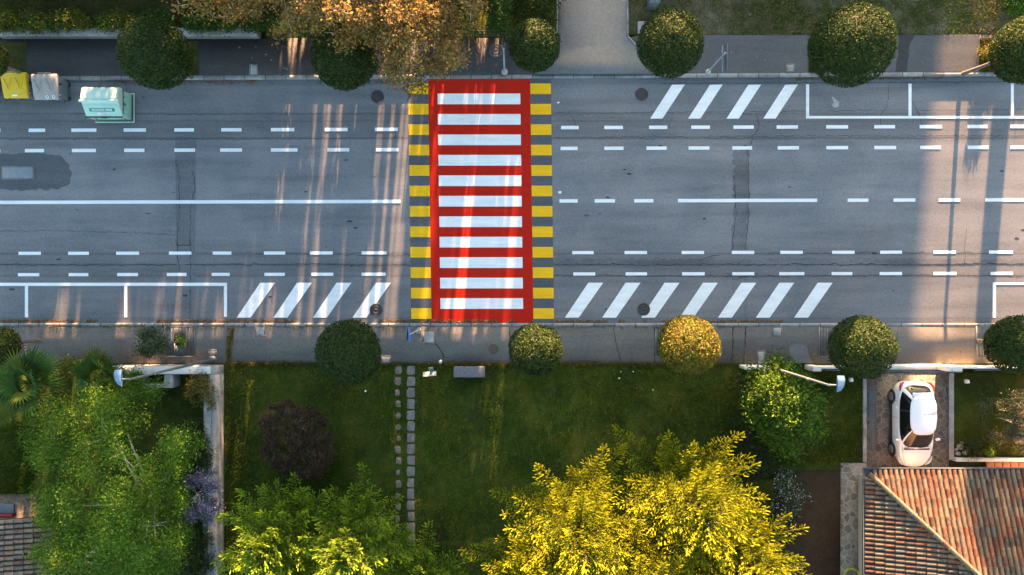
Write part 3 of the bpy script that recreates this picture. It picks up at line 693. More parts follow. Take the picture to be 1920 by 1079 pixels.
# broadleaf trees and shrubs
brown = [(.23, .135, .042), (.19, .105, .034), (.27, .175, .065), (.15, .095, .034), (.19, .15, .03)]
bush('brown_leaf_tree', 'large tree with coppery brown leaves reaching over the upper pavement to the crossing', 'tree',
     [(500, -60), (515, 60), (520, 95), (545, 110), (575, 95), (600, 92), (640, 95), (700, 82), (715, 110), (728, 140), (742, 165), (775, 180), (790, 160), (815, 140), (850, 140), (872, 105), (860, 60), (900, 50), (935, 30), (930, -60)],
     4.2, 7.5, brown, .135, 330, 75, .22, base=(-6.6, 17.5, .11), mat='dryleaf', bark='bark_pale', limbs=10, trunk_r=.26, aspect=.6, dens_noise=.9, thick=.5)
bush('brown_leaf_tree', 'brown leafed tree over the hedge at the top, left of the larger brown tree', 'tree',
     [(310, -60), (312, 15), (325, 40), (350, 45), (372, 20), (400, 25), (440, 40), (460, 35), (490, 30), (510, -60)], 4.0, 6.5, brown, .13, 110, 75, .22, base=(-13.2, 17.8, .11), mat='dryleaf', bark='bark_pale', limbs=7, trunk_r=.2, aspect=.6, dens_noise=.9)
bright = [(.080, .160, .014), (.105, .19, .016), (.06, .13, .012), (.13, .20, .018)]
bush('garden_tree', 'large loose light green tree with pale branches filling the left garden', 'tree',
     [(60, 770), (90, 740), (150, 748), (180, 725), (225, 735), (290, 720), (310, 760), (360, 795), (372, 850), (340, 880), (335, 940), (350, 1000), (330, 1110), (60, 1110), (45, 1050), (95, 1000), (60, 960), (40, 975), (85, 890), (45, 840)],
     2.9, 6.5, bright, .098, 330, 300, .27, base=(-16.3, -9.9, .11), bark='bark_pale', limbs=18, trunk_r=.14, thick=.62, dens_noise=.8, flat=.34)
palegreen = [(.045, .085, .014), (.065, .115, .018), (.03, .065, .012)]
bush('leafy_shrub', 'bright green leafy shrub beside the right lamp post', 'shrub', [(1405, 700), (1430, 678), (1475, 672), (1495, 690), (1530, 730), (1553, 775), (1545, 810), (1500, 830), (1490, 850), (1462, 858), (1450, 830), (1415, 800), (1395, 760)], 1.6, 3.4, [(.06, .12, .012), (.08, .15, .014), (.04, .09, .011), (.11, .15, .016)], .13, 120, 110, .22, limbs=8, aspect=.55)
bush('ivy_hedge', 'dark ivy hedge between the lawn and the right garden', 'hedge', [(1382, 700), (1412, 700), (1420, 800), (1450, 850), (1448, 890), (1420, 905), (1385, 895), (1378, 800)], .6, 1.7, [(.022, .040, .014), (.032, .052, .018), (.05, .06, .022)], .09, 110, 90, .16)
bush('flowering_shrub', 'dark shrub dotted with small white flowers beside the bare yard', 'shrub', [(1452, 890), (1475, 885), (1490, 905), (1512, 932), (1500, 960), (1465, 972), (1448, 960)], .7, 1.5, [(.035, .06, .02), (.05, .075, .025), (.55, .56, .55)], .075, 55, 90, .14, weights=[5, 4, 1.6])
bush('purple_shrub', 'dark purple brown shrub standing alone on the lawn', 'shrub', [(488, 790), (505, 762), (540, 752), (590, 768), (618, 800), (625, 850), (605, 892), (575, 900), (520, 888), (490, 850)], 1.0, 2.0, [(.085, .052, .036), (.055, .034, .026), (.12, .075, .045), (.065, .058, .024)], .085, 260, 110, .10, round_=.42, limbs=8)
bush('wisteria_tree', 'small tree with lilac flower clusters overhanging the long concrete wall', 'tree', [(332, 945), (345, 905), (365, 885), (395, 880), (412, 890), (413, 930), (408, 975), (395, 985), (370, 970), (345, 985), (332, 970)], 1.9, 3.0, [(.22, .19, .31), (.28, .24, .37), (.16, .135, .23), (.34, .31, .41), (.06, .065, .035)], .11, 46, 110, .13, mat='petal', part='blossom', dens_noise=1.2, base=(-15.0, -9.9, .11))
dkg = [(.028, .045, .014), (.040, .060, .018), (.055, .07, .02)]
bush('garden_shrub', 'dark green shrub between the light tree and the long wall', 'shrub', [(330, 800), (375, 790), (392, 820), (394, 880), (372, 890), (340, 870)], .7, 1.5, dkg, .1, 60, 90, .18)
bush('garden_shrub', 'dark shrub against the long wall below the lilac flowers', 'shrub', [(345, 990), (392, 985), (394, 1080), (350, 1080), (330, 1040)], .7, 1.4, dkg, .1, 60, 90, .18)
bush('spiky_shrub', 'yellowish spiky shrub in the wall corner below the left lamp post', 'shrub', [(340, 735), (365, 705), (392, 700), (404, 730), (398, 770), (370, 760)], .7, 1.5, [(.16, .12, .03), (.10, .11, .025), (.2, .15, .04)], .16, 35, 60, .16, aspect=.2)
bush('garden_shrub', 'leafy lime shrub between the two palms', 'shrub', [(108, 690), (120, 672), (150, 680), (160, 700), (140, 720), (115, 715)], .7, 1.4, [(.10, .12, .02), (.13, .14, .02)], .1, 26, 70, .15)
bush('garden_shrub', 'green shrub inside the garden right of the second palm', 'shrub', [(228, 700), (262, 695), (272, 730), (300, 740), (280, 765), (230, 745)], .6, 1.6, bright, .1, 40, 80, .18)
bush('young_street_tree', 'small dark street tree leaning left out of its steel grate', 'tree', [(252, 640), (262, 624), (285, 618), (306, 625), (316, 640), (306, 660), (285, 668), (258, 664)], 2.0, 3.0, [(.045, .065, .03), (.06, .085, .035), (.085, .10, .045)], .085, 48, 80, .15, base=G(340, 641) + (0, 0, .15), limbs=5)
bush('low_shrub', 'weedy green tuft at the foot of the small leaning tree', 'shrub', [(330, 636), (340, 631), (348, 638), (346, 650), (336, 652)], .2, .45, bright, .07, 10, 40, .07)
bush('low_shrub', 'bright green shrub in the top right corner on the dry grass', 'shrub', [(1880, -10), (1890, 20), (1912, 32), (1960, 30), (1960, -10)], .15, .45, [(.07, .15, .014), (.10, .18, .02)], .1, 40, 90, .18)
bush('low_shrub', 'yellow weedy shrub on the verge left of the rightmost upper tree', 'shrub', [(1834, 92), (1850, 86), (1864, 92), (1866, 108), (1842, 112)], .25, .6, [(.16, .14, .02), (.10, .10, .02)], .08, 20, 50, .1)
olive = [(.045, .055, .034), (.06, .07, .045), (.03, .04, .024), (.10, .105, .07)]
bush('olive_shrub', 'sparse grey green shrub in the garden bed right of the car', 'shrub', [(1838, 790), (1852, 720), (1868, 760), (1895, 735), (1930, 740), (1960, 800), (1930, 850), (1880, 838), (1850, 820)], .8, 1.8, olive, .12, 90, 60, .17, aspect=.25, bark='bark_pale', dens_noise=1.5, trunk_r=.03)
bush('low_shrub', 'green rockery plant beside the pile of pale rocks', 'shrub', [(1804, 830), (1825, 822), (1845, 830), (1850, 852), (1818, 856)], .3, .8, dkg, .09, 22, 60, .12)
bush('low_shrub', 'lime green rockery plant near the bed corner', 'shrub', [(1842, 842), (1858, 838), (1864, 850), (1848, 858)], .25, .6, bright, .07, 12, 50, .08)
hedge_cols = [(.085, .13, .012), (.055, .10, .012), (.15, .165, .014), (.04, .08, .012), (.12, .05, .02)]  # yellow of the sunlit shrubs is put into these leaf colours
for i, (a, b, lab) in enumerate([(-10, 28, 'first hedge shrub from the left, at the corner of the low wall'), (28, 98, 'yellow green hedge shrub behind the low wall, second from the left'), (98, 166, 'sunny hedge shrub behind the low wall with a brownish top'), (182, 256, 'widest sunlit hedge shrub behind the low wall, left of the dark round tree'),
                                (258, 322, 'green hedge shrub right behind the dark round tree'), (350, 405, 'dark hedge shrub under the left brown branches'), (405, 490, 'dark hedge shrub near the right end of the low wall'), (500, 600, 'hedge shrub in shade under the large brown tree'), (620, 720, 'hedge shrub under the middle of the large brown tree')]):
    y1 = 54 if a < 500 else 62
    bush('hedge_shrub', lab, 'shrub', [(a, y1 - 22 + 6 * (i % 2)), ((a + b) / 2, y1 - 30), (b, y1 - 20), (b, y1), (a, y1)], .6, 1.5, hedge_cols if i < 4 else palegreen, .1, 50, 80, .15, group='hedge shrubs behind the low wall')
bush('hedge_shrub', 'yellow lit grassy shrub under the right of the brown tree', 'shrub', [(842, 30), (870, 22), (905, 26), (912, 60), (880, 72), (845, 66)], .4, 1.2, [(.13, .14, .015), (.17, .16, .02), (.08, .10, .015)], .11, 50, 70, .16, aspect=.25)
bush('boundary_hedge', 'narrow dark green hedge left of the driveway', 'hedge', [(935, -40), (956, -40), (957, 66), (940, 70), (920, 50)], .7, 1.6, palegreen, .09, 80, 80, .15)
bush('boundary_hedge', 'mossy green hedge bordering the left side of the grey driveway', 'hedge', [(958, -40), (1042, -40), (1042, 50), (1020, 40), (985, 44), (958, 60)], .35, .8, [(.06, .08, .014), (.09, .095, .016), (.045, .06, .012)], .085, 120, 80, .17)

# palms
def palm(px, py, zt, label, nfan, r, seed, cols):
    c = G(px, py, zt); base = np.array([c[0], c[1], .1]); t = thing('fan_palm', label, 'palm tree', base, 'fan palms in the left garden'); r0 = np.random.default_rng(seed)
    MB().tube([base, base + (.05, 0, zt * .5), c], [.16, .14, .12], 9).build('trunk', M['bark_brown'], t, True)
    for i in range(nfan):
        az = i * 2.4 + r0.normal(0, .2); el = math.radians(62 - 75 * (i / nfan) + r0.normal(0, 6)); st = r * r0.uniform(.35, .55)
        d = np.array([math.cos(az) * math.cos(el), math.sin(az) * math.cos(el), math.sin(el)]); hub = c + d * st; sd = np.array([-math.sin(az), math.cos(az), 0]); up = np.cross(d, sd)
        mb = MB(); col = np.array(cols[i % len(cols)]) * r0.uniform(.8, 1.2); mb.tube([c, hub], [.022, .014], 4, col)
        fl = r * r0.uniform(.55, .72)
        for a in np.linspace(-2.0, 2.0, 21):
            dr = d * math.cos(a) + sd * math.sin(a); ln = fl * (1 - .12 * abs(a)) * r0.uniform(.93, 1.03)
            sw = np.cross(dr, up); w = ln * .052; fold = up * .022
            p1 = hub + dr * ln * .5 + up * .02; p2 = hub + dr * ln - np.array([0, 0, .13 * ln * r0.uniform(.4, 1.6)])
            V = [hub, p1 - sw * w, p1 + fold, p1 + sw * w, p2]
            mb.add(V, [(0, 1, 2), (0, 2, 3), (1, 4, 2), (2, 4, 3)], np.clip(col * r0.uniform(.75, 1.25), 0, 1))
        mb.build('frond', M['frond'], t, tint=True)
pc = [(.035, .08, .014), (.045, .095, .014), (.085, .11, .016), (.028, .065, .012)]
palm(55, 718, 2.9, 'larger fan palm at the left frame edge', 22, 1.55, 3, pc)
palm(190, 704, 2.5, 'smaller fan palm right of the larger one, near the garden wall', 16, 1.3, 4, pc)

# grass: blades too many to count
def grass(polys, n, z, cols, hmin=.06, hmax=.13, w=.028, seed=0, excl=()):
    tot = []
    for poly, frac in polys: tot.append(sample_poly(poly, int(n * frac)))
    Q = np.concatenate(tot)
    for e in excl:
        d, ins = edge_dist(Q, e); Q = Q[~ins]
    P = np.array([G(*q)[:2] for q in Q]); P = np.c_[P, np.full(len(P), z)]; m = len(P)
    nz = pnoise(P[:, :2], 1.1, seed) + .6 * pnoise(P[:, :2], 3.5, seed + 1); k = np.clip(nz * .5 + .5 + rng.normal(0, .15, m), 0, 1)[:, None]
    keep = rng.uniform(0, 1, m) < .45 + .55 * k[:, 0]; P, k, nz = P[keep], k[keep], nz[keep]; m = len(P)
    a = rng.uniform(0, 6.28, m); h = rng.uniform(hmin, hmax, m) * (.7 + .6 * k[:, 0]); lean = rng.normal(0, .6, (m, 2)) * h[:, None]
    S = np.c_[np.cos(a), np.sin(a), np.zeros(m)] * w / 2
    V = np.stack([P - S, P + S, P + np.c_[lean, h]], 1).reshape(-1, 3)
    c0, c1, c2 = map(np.array, cols); hue = np.clip(pnoise(P[:, :2], .55, seed + 9) * .6 + pnoise(P[:, :2], 1.9, seed + 19) * .5 + .42 + rng.normal(0, .2, m), 0, 1)[:, None]
    col = (c0 * (1 - hue) + c1 * hue) * rng.uniform(.7, 1.3, (m, 1)); dry = rng.uniform(0, 1, m) < .06; col[dry] = c2
    mb = MB(); mb.add(V, np.arange(3 * m).reshape(m, 3), np.clip(col, .003, 1)); return mb
stones = [(735, 684, 785, 1015)]
gb = grass([([(424, 683), (1390, 683), (1390, 1085), (424, 1085)], .8), ([(1424, 700), (1621, 700), (1621, 866), (1424, 880)], .12), ([(0, 800), (100, 760), (60, 925), (0, 925)], .08)], 120000, .112, ((.046, .094, .008), (.135, .138, .014), (.26, .22, .10)), seed=3, excl=([(764, 684), (781, 684), (781, 1020), (764, 1020)],))
struct(gb.build('grass', M['grass'], tint=True), 'stuff')
gb = grass([([(1177, -60), (1960, -60), (1960, 67), (1177, 67)], 1.0)], 26000, .118, ((.06, .11, .014), (.19, .165, .06), (.34, .28, .17)), seed=8)
struct(gb.build('grass', M['grass'], tint=True), 'stuff')
gb = grass([([(-40, -60), (940, -60), (940, 55), (-40, 55)], 1.0)], 26000, .118, ((.04, .055, .012), (.09, .085, .02), (.14, .09, .03)), seed=11)
struct(gb.build('grass', M['grass'], tint=True), 'stuff')
gb = grass([([(425, 679), (1390, 680), (1390, 685), (425, 686)], .4), ([(0, 611), (1400, 612), (1400, 615), (0, 615)], .12), ([(428, 614), (442, 614), (436, 682), (426, 682)], .06), ([(1515, 75), (1540, 75), (1540, 138), (1515, 138)], .2), ([(1834, 75), (1866, 75), (1866, 137), (1834, 137)], .22)], 14000, .14, ((.08, .085, .015), (.16, .13, .02), (.2, .15, .06)), .05, .14, .03, 14)
struct(gb.build('weeds', M['grass'], tint=True), 'stuff')
# fallen leaves along the kerbs
def litter(regs, z, n, cols, seed):
    P = []
    for poly, f in regs:
        q = sample_poly(poly, int(n * f)); P.append(np.array([G(*a)[:2] for a in q]))
    P = np.concatenate(P); P = P[pnoise(P, 1.4, seed) > -.25]; m = len(P); s = rng.uniform(.04, .09, m)
    mb = MB(); mb.leaves(np.c_[P, np.full(m, z) + rng.uniform(.004, .03, m)], rng.normal(0, .35, (m, 3)) + (0, 0, 1), s, s * .6, palette(m, cols)); return mb
lc = [(.22, .13, .06), (.16, .09, .045), (.30, .19, .09), (.10, .07, .04)]
struct(litter([([(0, 600), (1000, 600), (1000, 606), (0, 606)], .55), ([(1040, 601), (1500, 601), (1500, 606), (1040, 606)], .2), ([(130, 153), (760, 151), (760, 158), (130, 160)], .15), ([(1490, 147), (1900, 145), (1900, 150), (1490, 151)], .1)], .01, 6500, lc, 4).build('fallen_leaves', M['dryleaf'], tint=True), 'stuff')
struct(litter([([(0, 613), (1900, 613), (1900, 680), (0, 680)], .25), ([(490, 78), (950, 78), (950, 142), (490, 142)], .6), ([(1530, 620), (1590, 620), (1590, 665), (1530, 665)], .15)], .142, 900, lc, 5).build('fallen_leaves', M['dryleaf'], tint=True), 'stuff')

# ------------------------------------------------------------------ stepping stones, bench, signs, litter
for k in range(16):
    y = 694.5 + 21.0 * k; c = G(771 + .4 * math.sin(k), y) + (0, 0, .12)
    a = np.linspace(0, 6.283, 13)[:-1] + .26; sx, sy = .185 + rng.normal(0, .012), .235 + rng.normal(0, .012)
    q = np.c_[np.sign(np.cos(a)) * np.abs(np.cos(a)) ** .3 * sx, np.sign(np.sin(a)) * np.abs(np.sin(a)) ** .3 * sy] + rng.normal(0, .012, (12, 2))
    o = MB().prism(q, -.05, .014).build('stepping_stone', M['stone']); o.location = tuple(c); bevel(o, .012)
    nth = ('nearest the pavement', 'second', 'third', 'fourth', 'fifth', 'sixth', 'seventh', 'eighth', 'ninth', 'tenth', 'eleventh', 'twelfth', 'thirteenth', 'fourteenth', 'fifteenth', 'last, by the small lime conifer')[k]
    tag(o, f'pale square stepping stone of the right row, {nth}' + (' from the pavement' if 0 < k < 15 else ''), 'stepping stone', 'pale stepping stones across the lawn')
for k in range(16):
    if k == 13: pass
    y = 694 + 21.3 * k; c = G(747.5 + rng.normal(0, .8), y) + (0, 0, .12); s_ = 1.0 if k < 2 else rng.uniform(.6, .95)
    a = np.linspace(0, 6.283, 10)[:-1]; q = np.c_[np.sign(np.cos(a)) * np.abs(np.cos(a)) ** .6 * .17 * s_, np.sign(np.sin(a)) * np.abs(np.sin(a)) ** .6 * .21 * s_] * rng.uniform(.8, 1.12, (9, 1))
    o = MB().prism(q, -.05, .012).build('stepping_stone', M['stone_brown']); o.location = tuple(c); bevel(o, .01)
    nth = ('nearest the pavement', 'second', 'third', 'fourth', 'fifth', 'sixth', 'seventh', 'eighth', 'ninth', 'tenth', 'eleventh', 'twelfth', 'thirteenth', 'fourteenth', 'fifteenth', 'last')[k]
    tag(o, f'brownish sunken stepping stone of the left row, {nth}' + (' from the pavement' if 0 < k < 15 else ''), 'stepping stone', 'sunken stepping stones across the lawn')
p = G(880, 698, .45) * (1, 1, 0) + (0, 0, .1); t = thing('stone_bench', 'grey granite block bench on the grass by the lower pavement', 'bench', p)
bevel(MB().box(p + (0, 0, .36), (1.5, .52, .16)).build('seat', M['bench'], t), .02)
for s in (-1, 1): bevel(MB().box(p + (s * .5, 0, .14), (.22, .42, .28)).build('leg', M['bench'], t), .015)
p = G(1225, 2, .6) * (1, 1, 0) + (0, 0, .1); t = thing('utility_box', 'grey box standing on the dry grass at the top edge', 'utility box', p)
bevel(MB().box(p + (0, 0, .4), (.46, .5, .8)).build('cabinet', M['galv'], t), .02); bevel(MB().box(p + (0, 0, .825), (.52, .56, .05)).build('lid', M['galv'], t), .01); MB().box(p + (0, -.26, .45), (.36, .015, .6)).build('door', M['galv'], t)
p = G(1205, 55) + (0, 0, .12); o = bevel(MB().box((0, 0, 0), (.55, .6, .16)).build('concrete_slab', M['concrete'])); o.location = tuple(p); tag(o, 'pale concrete slab tucked behind the round tree right of the driveway', 'slab')
mb = MB(); p = G(1202, 82) + (0, 0, .16)
for k in range(4): mb.box((0, (k - 1.5) * .11, 0), (.4, .06, .03))
for s_ in (-1, 1): mb.box((s_ * .22, 0, 0), (.038, .44, .028))
o = mb.build('drain_grate', M['grate']); o.location = tuple(p); tag(o, 'small slotted drain grate beside the driveway flare', 'drain')

def sign_post(px, py, h, label, cat='road sign'):
    p = G(px, py) + (0, 0, .12); t = thing('sign_post', label, cat, p)
    MB().lathe(p, [(.16, 0), (.16, .02), (.07, .04), (.05, .06)], 14).build('footing', M['concrete'], t); return t, p
t, p = sign_post(785, 620, 2.6, 'blue crossing sign on a slim pole below the red crossing')
MB().tube([p, p + (0, 0, 2.75)], .035, 10).build('pole', M['pole'], t)
bevel(MB().box(p + (-.055, -.03, 2.4), (.02, .62, .62), .12).build('panel', M['blue'], t), .004); bevel(MB().box(p + (-.16, -.02, 2.36), (.02, .62, .62), -.12).build('panel', M['signback'], t), .004)
MB().box(p + (-.09, 0, 2.4), (.15, .03, .04)).build('bracket', M['galv'], t)
t, p = sign_post(946, 137, 3.2, 'slim grey blue sign pole at the upper kerb beside the red crossing')
MB().tube([p, p + (0, 0, 3.2)], .04, 10).build('pole', M['pole'], t)
bevel(MB().box(p + (.05, .0, 2.85), (.02, .62, .62)).build('panel', M['signback'], t), .004)
t, p = sign_post(1326, 137, 2.7, 'tall board on a pole at the upper kerb, seen edge on')
MB().tube([p, p + (0, 0, 2.7)], .04, 10).build('pole', M['pole'], t); MB().tube([p + (0, 0, 2.55), p + (.14, -.02, 2.6)], .02, 8).build('bracket', M['galv'], t)
bevel(MB().box(p + (.16, -.1, 2.3), (.035, 1.18, .32)).build('panel', M['signback'], t), .004); bevel(MB().box(p + (.02, -.12, 2.2), (.02, 1.2, .10)).build('back_panel', M['pole'], t), .004)
# small information board on the lawn edge
p = G(812, 690) + (0, 0, .11); t = thing('notice_board', 'small white notice board on a green post at the lawn edge', 'sign', p)
MB().box(p + (0, 0, .35), (.14, .14, .7)).build('post', M['green_post'], t); bevel(MB().box(p + (0, 0, .72), (.24, .2, .04)).build('cap', M['green_post'], t), .01)
bd = bevel(MB().box(p + (-.08, -.22, .62), (.64, .24, .02), .08, tilt=-.6).build('board', M['board'], t), .004)
for k, wd in enumerate((.42, .3, .5)): MB().box(p + (-.08 + (wd - .5) * .3, -.163 - .055 * k, .677 - .0376 * k), (wd, .02, .004), .08, tilt=-.6).build('text_line', M['signback'], bd)
for px, py, s, lab in [(827, 678, .13, 'crumpled white paper scrap at the pavement edge by the notice board'), (687, 733, .07, 'white paper scrap on the lawn below the round tree'), (1163, 697, .05, 'white paper scrap on the lawn right of the bench, upper one'), (1160, 709, .06, 'white paper scrap on the lawn right of the bench, lower one'), (1186, 697, .05, 'tiny white scrap on the lawn, rightmost'), (1223, 731, .04, 'tiny white scrap alone in mid lawn')]:
    n = 7; a = np.linspace(0, 6.283, n + 1)[:-1]; q = np.c_[np.cos(a), np.sin(a)] * s * .75 * rng.uniform(.6, 1.1, (n, 1)); V = np.c_[q, rng.uniform(.01, .06, n)]
    o = MB().add(np.concatenate([V, [[0, 0, .05]]]), [(i, (i + 1) % n, n) for i in range(n)]).build('paper_scrap', M['paper']); o.location = tuple(G(px, py) + (0, 0, .16)); tag(o, lab, 'litter', 'white scraps on the grass')

# lamp posts
def lamp(bx, by, h, sgn, label):
    p = G(bx, by) + (0, 0, .12); t = thing('street_lamp', label, 'street lamp', p, 'curved head street lamps')
    MB().lathe(p, [(.17, 0), (.17, .03), (.11, .05), (.1, .3), (.09, .32)], 14).build('base', M['galv'], t, True)
    MB().tube([p, p + (0, 0, h * .5), p + (0, 0, h)], [.075, .06, .042], 12).build('pole', M['galv'], t, True)
    a = p + (0, 0, h - .1); arm = [a, a + (sgn * .12, 0, .09), a + (sgn * .3, 0, .1)]; MB().tube(arm, [.04, .035, .03], 8).build('arm', M['galv'], t, True)
    # head: half of a long teardrop, flat side towards the arm
    q = arm[-1] + (0, .10 , .02); n = 16; yy = np.linspace(-.36, .26, n); u = (yy - yy[0]) / (yy[-1] - yy[0])
    wx = .33 * np.sqrt(np.clip(1 - (1 - u) ** 2.2, 0, 1)) * (1 - .18 * u ** 6); prof = []
    for s_, zz, k_ in ((0, -.05, .85), (0, .03, 1.0), (0, .075, .7)):
        prof.append(zz)
    V = np.zeros((n, 7, 3))
    for i in range(n):
        w = max(wx[i], .004)
        xs = np.array([0, w * .6, w, w * .97, w * .6, w * .15, 0]); zs = np.array([-.04, -.045, -.01, .03, .085, .10, .06]) * (.35 + .65 * min(1, 3 * min(u[i] + .05, 1.06 - u[i])))
        V[i] = np.c_[sgn * xs, np.full(7, yy[i]), zs] + q
    mb = MB(); mb.grid(V); mb.add(V[0], [tuple(range(7))]); mb.add(V[-1], [tuple(range(6, -1, -1))])
    hd = mb.build('lamp_head', M['lamp_blue'], t, True); MB().box(q + (sgn * .14, -.02, -.055), (.18, .4, .02)).build('lens', M['lens'], t)
    MB().box(a + (-sgn * .07, 0, -1.6), (.08, .10, .16)).build('control_box', M['galv'], t)
lamp(402, 674, 7.15, -1, 'left street lamp rising over the planter with its blue head above the shrubs')
lamp(1424, 683, 7.1, 1, 'right street lamp with its blue head over the white gate')

# ------------------------------------------------------------------ waste containers
def wheelbin(px, py, label, lidmat, stickers):
    p = G(px, py); t = thing('waste_bin', label, 'waste bin', p, 'large wheeled bins by the upper kerb')
    mb = MB(); V = []
    for z, w, d0, d1 in ((.18, .90, -.42, .42), (.55, 1.02, -.50, .47), (1.05, 1.12, -.60, .50)): V.append([(-w / 2, d0, z), (w / 2, d0, z), (w / 2, d1, z), (-w / 2, d1, z)])
    V = np.array(V) + p; mb.add(V.reshape(-1, 3), [(3, 2, 1, 0)] + [(4 * i + j, 4 * i + (j + 1) % 4, 4 * i + 4 + (j + 1) % 4, 4 * i + 4 + j) for i in range(2) for j in range(4)] + [(8, 9, 10, 11)])
    bd = bevel(mb.build('body', M['bin_grey'], t), .03)
    mb = MB()
    for s in (-1, 1): mb.box(p + (s * .36, -.52, .55), (.05, .06, .6))
    mb.box(p + (0, -.58, .92), (1.1, .06, .05)); mb.build('rib', M['bin_grey'], bd)
    for sx in (-1, 1):
        for sy in (-1, 1):
            w = MB().lathe(p + (sx * .4 - .03, sy * .34, .1), [(.02, 0), (.1, .0), (.1, .06), (.02, .06)], 14, 'x').build('wheel', M['rubber'], t)
        MB().lathe(p + (sx * .60 - .04, .1, .98), [(.02, 0), (.05, 0), (.05, .08), (.02, .08)], 12, 'x').build('lifting_pin', M['black'], t)
    # lid, domed and sloping to the front, with zigzag ribs
    pr = [(-.66, 1.02), (-.68, 1.08), (-.45, 1.17), (.25, 1.33), (.44, 1.33), (.52, 1.22), (.52, 1.06)]
    ld = bevel(MB().extrude_x(np.array(pr) + (p[1], p[2]), p[0] - .575, p[0] + .575).build('lid', M[lidmat], t), .04, 3)
    mb = MB(); zz = [(-.46, .22), (-.28, -.28), (-.10, .22)], [(.46, .22), (.28, -.28), (.10, .22)]
    zl = lambda y: 1.17 + (y + .45) * .2286 + .012
    for c in zz:
        for (x0, y0), (x1, y1) in zip(c[:-1], c[1:]): mb.tube([p + (x0, y0, zl(y0)), p + (x1, y1, zl(y1))], .028, 5)
    mb.build('lid_rib', M[lidmat], ld)
    MB().box(p + (0, .535, 1.24), (.62, .05, .07)).build('handle', M['bin_grey'], t)
    for kind, sx in stickers:
        c = p + (sx, -.555, 1.15)
        if kind == 'round':
            n = 20; a = np.arange(n) * 6.2832 / n; V = np.c_[.075 * np.cos(a), .075 * np.sin(a), .36 * .075 * np.sin(a)] + c; s_ = MB().add(V, [tuple(range(n))]).build('sticker', M['sticker'], t)
            V = np.c_[.045 * np.cos(a), .045 * np.sin(a), .36 * .045 * np.sin(a) + .003] + c; MB().add(V, [tuple(range(n))]).build('emblem', M['bin_grey'], s_)
        else: MB().add(np.array([(-.13, -.035, -.0126), (.13, -.035, -.0126), (.13, .035, .0126), (-.13, .035, .0126)]) + c, [(0, 1, 2, 3)]).build('sticker', M['sticker'], t)
    for sx in (-1, 1):
        for k in range(3): MB().box(p + (sx * (.55), -.45 + .06 * k, .93), (.012, .03, .16), 0, tilt=.6).build('warning_stripe', M['sticker' if k % 2 else 'hazard'], t)
    return t
wheelbin(61, 171, 'large wheeled bin with a bright yellow lid by the upper kerb', 'bin_yellow', [('flat', -.02)])
wheelbin(116, 174, 'large grey wheeled bin with a beige grey lid and round stickers', 'bin_lid', [('round', .08), ('round', .38)])
wheelbin(5, 171, 'grey wheeled bin mostly cut off by the left frame edge', 'bin_grey', [])

def text_mesh(s, size, mat, parent, loc, rot):
    cu = bpy.data.curves.new('writing', 'FONT'); cu.body = s; cu.size = size; cu.align_x = 'CENTER'; cu.align_y = 'CENTER'; cu.offset = .0035
    tmp = bpy.data.objects.new('writing', cu); C.objects.link(tmp); bpy.context.view_layer.update()
    me = bpy.data.meshes.new_from_object(tmp.evaluated_get(bpy.context.evaluated_depsgraph_get())); bpy.data.objects.remove(tmp)
    me.materials.clear(); me.materials.append(M[mat]); o = bpy.data.objects.new('lettering', me); C.objects.link(o); o.parent = parent; o.location = loc; o.rotation_euler = rot; return o
p = G(217.5, 204); t = thing('green_waste_container', 'mint green waste container standing in the road behind the bins', 'waste container', p)
W2 = .87
bevel(MB().extrude_x(np.array([(-.63, .12), (-.66, .85), (.62, .95), (.66, .12)]) + (p[1], 0), p[0] - W2 + .03, p[0] + W2 - .03).build('body', M['mint'], t), .03)
lid = bevel(MB().extrude_x(np.array([(-.70, .84), (-.70, .90), (-.02, 1.34), (.10, 1.42), (.62, 1.30), (.70, 1.12), (.68, .94)]) + (p[1], 0), p[0] - W2, p[0] + W2).build('lid', M['mint_pale'], t), .03, 3)
bevel(MB().box(p + (0, -.02, 1.385), (1.86, .11, .10), tilt=.3).build('lid_lip', M['mint_pale'], lid), .02)
ang = math.atan2(.44, .68)
def onfront(x, v, off=.008):  # point on the sloping front flap, v metres up from its lower edge
    return p + np.array([x, -.70 + v * math.cos(ang) - off * math.sin(ang), .90 + v * math.sin(ang) + off * math.cos(ang)])
fl = bevel(MB().box(onfront(0, .38, .006), (1.70, .60, .02), tilt=ang).build('front_flap', M['mint'], t), .006)
MB().box(onfront(0, .40, .022), (1.18, .15, .008), tilt=ang).build('name_plate', M['label_green'], fl)
text_mesh('RACCOLTA VERDE', .115, 'sticker', fl, tuple(onfront(0, .40, .029) - p), (ang, 0, 0))
MB().box(onfront(.02, .235, .02), (.55, .09, .006), tilt=ang).build('notice_sticker', M['sticker'], fl)
for k in range(3): MB().box(onfront(.02 + .01 * k, .262 - .025 * k, .0245), (.42 - .08 * k, .009, .003), tilt=ang).build('print_line', M['bin_grey'], fl)
MB().box(onfront(0, .05, .03), (1.78, .05, .04), tilt=ang).build('flap_edge', M['black'], fl)
MB().box(onfront(0, .04, .06), (.30, .05, .05), tilt=ang).build('handle', M['black'], t)
mb = MB(); q = [(-.92, -.70), (.94, -.70), (.94, .68), (-.92, .68), (-.92, -.70)]
mb.tube([p + (x, y, .10) for x, y in q], .035, 6); mb.build('base_frame', M['mint_pale'], t)
MB().box(p + (.05, -.69, .30), (1.7, .03, .12)).build('bumper', M['green_post'], t)
for s_ in (-1, 1):
    for k in range(5): MB().box(p + (s_ * .70 + .05 * (k - 2), -.675, .62), (.035, .03, .2), 0).build('warning_stripe', M['sticker' if k % 2 else 'hazard'], t)
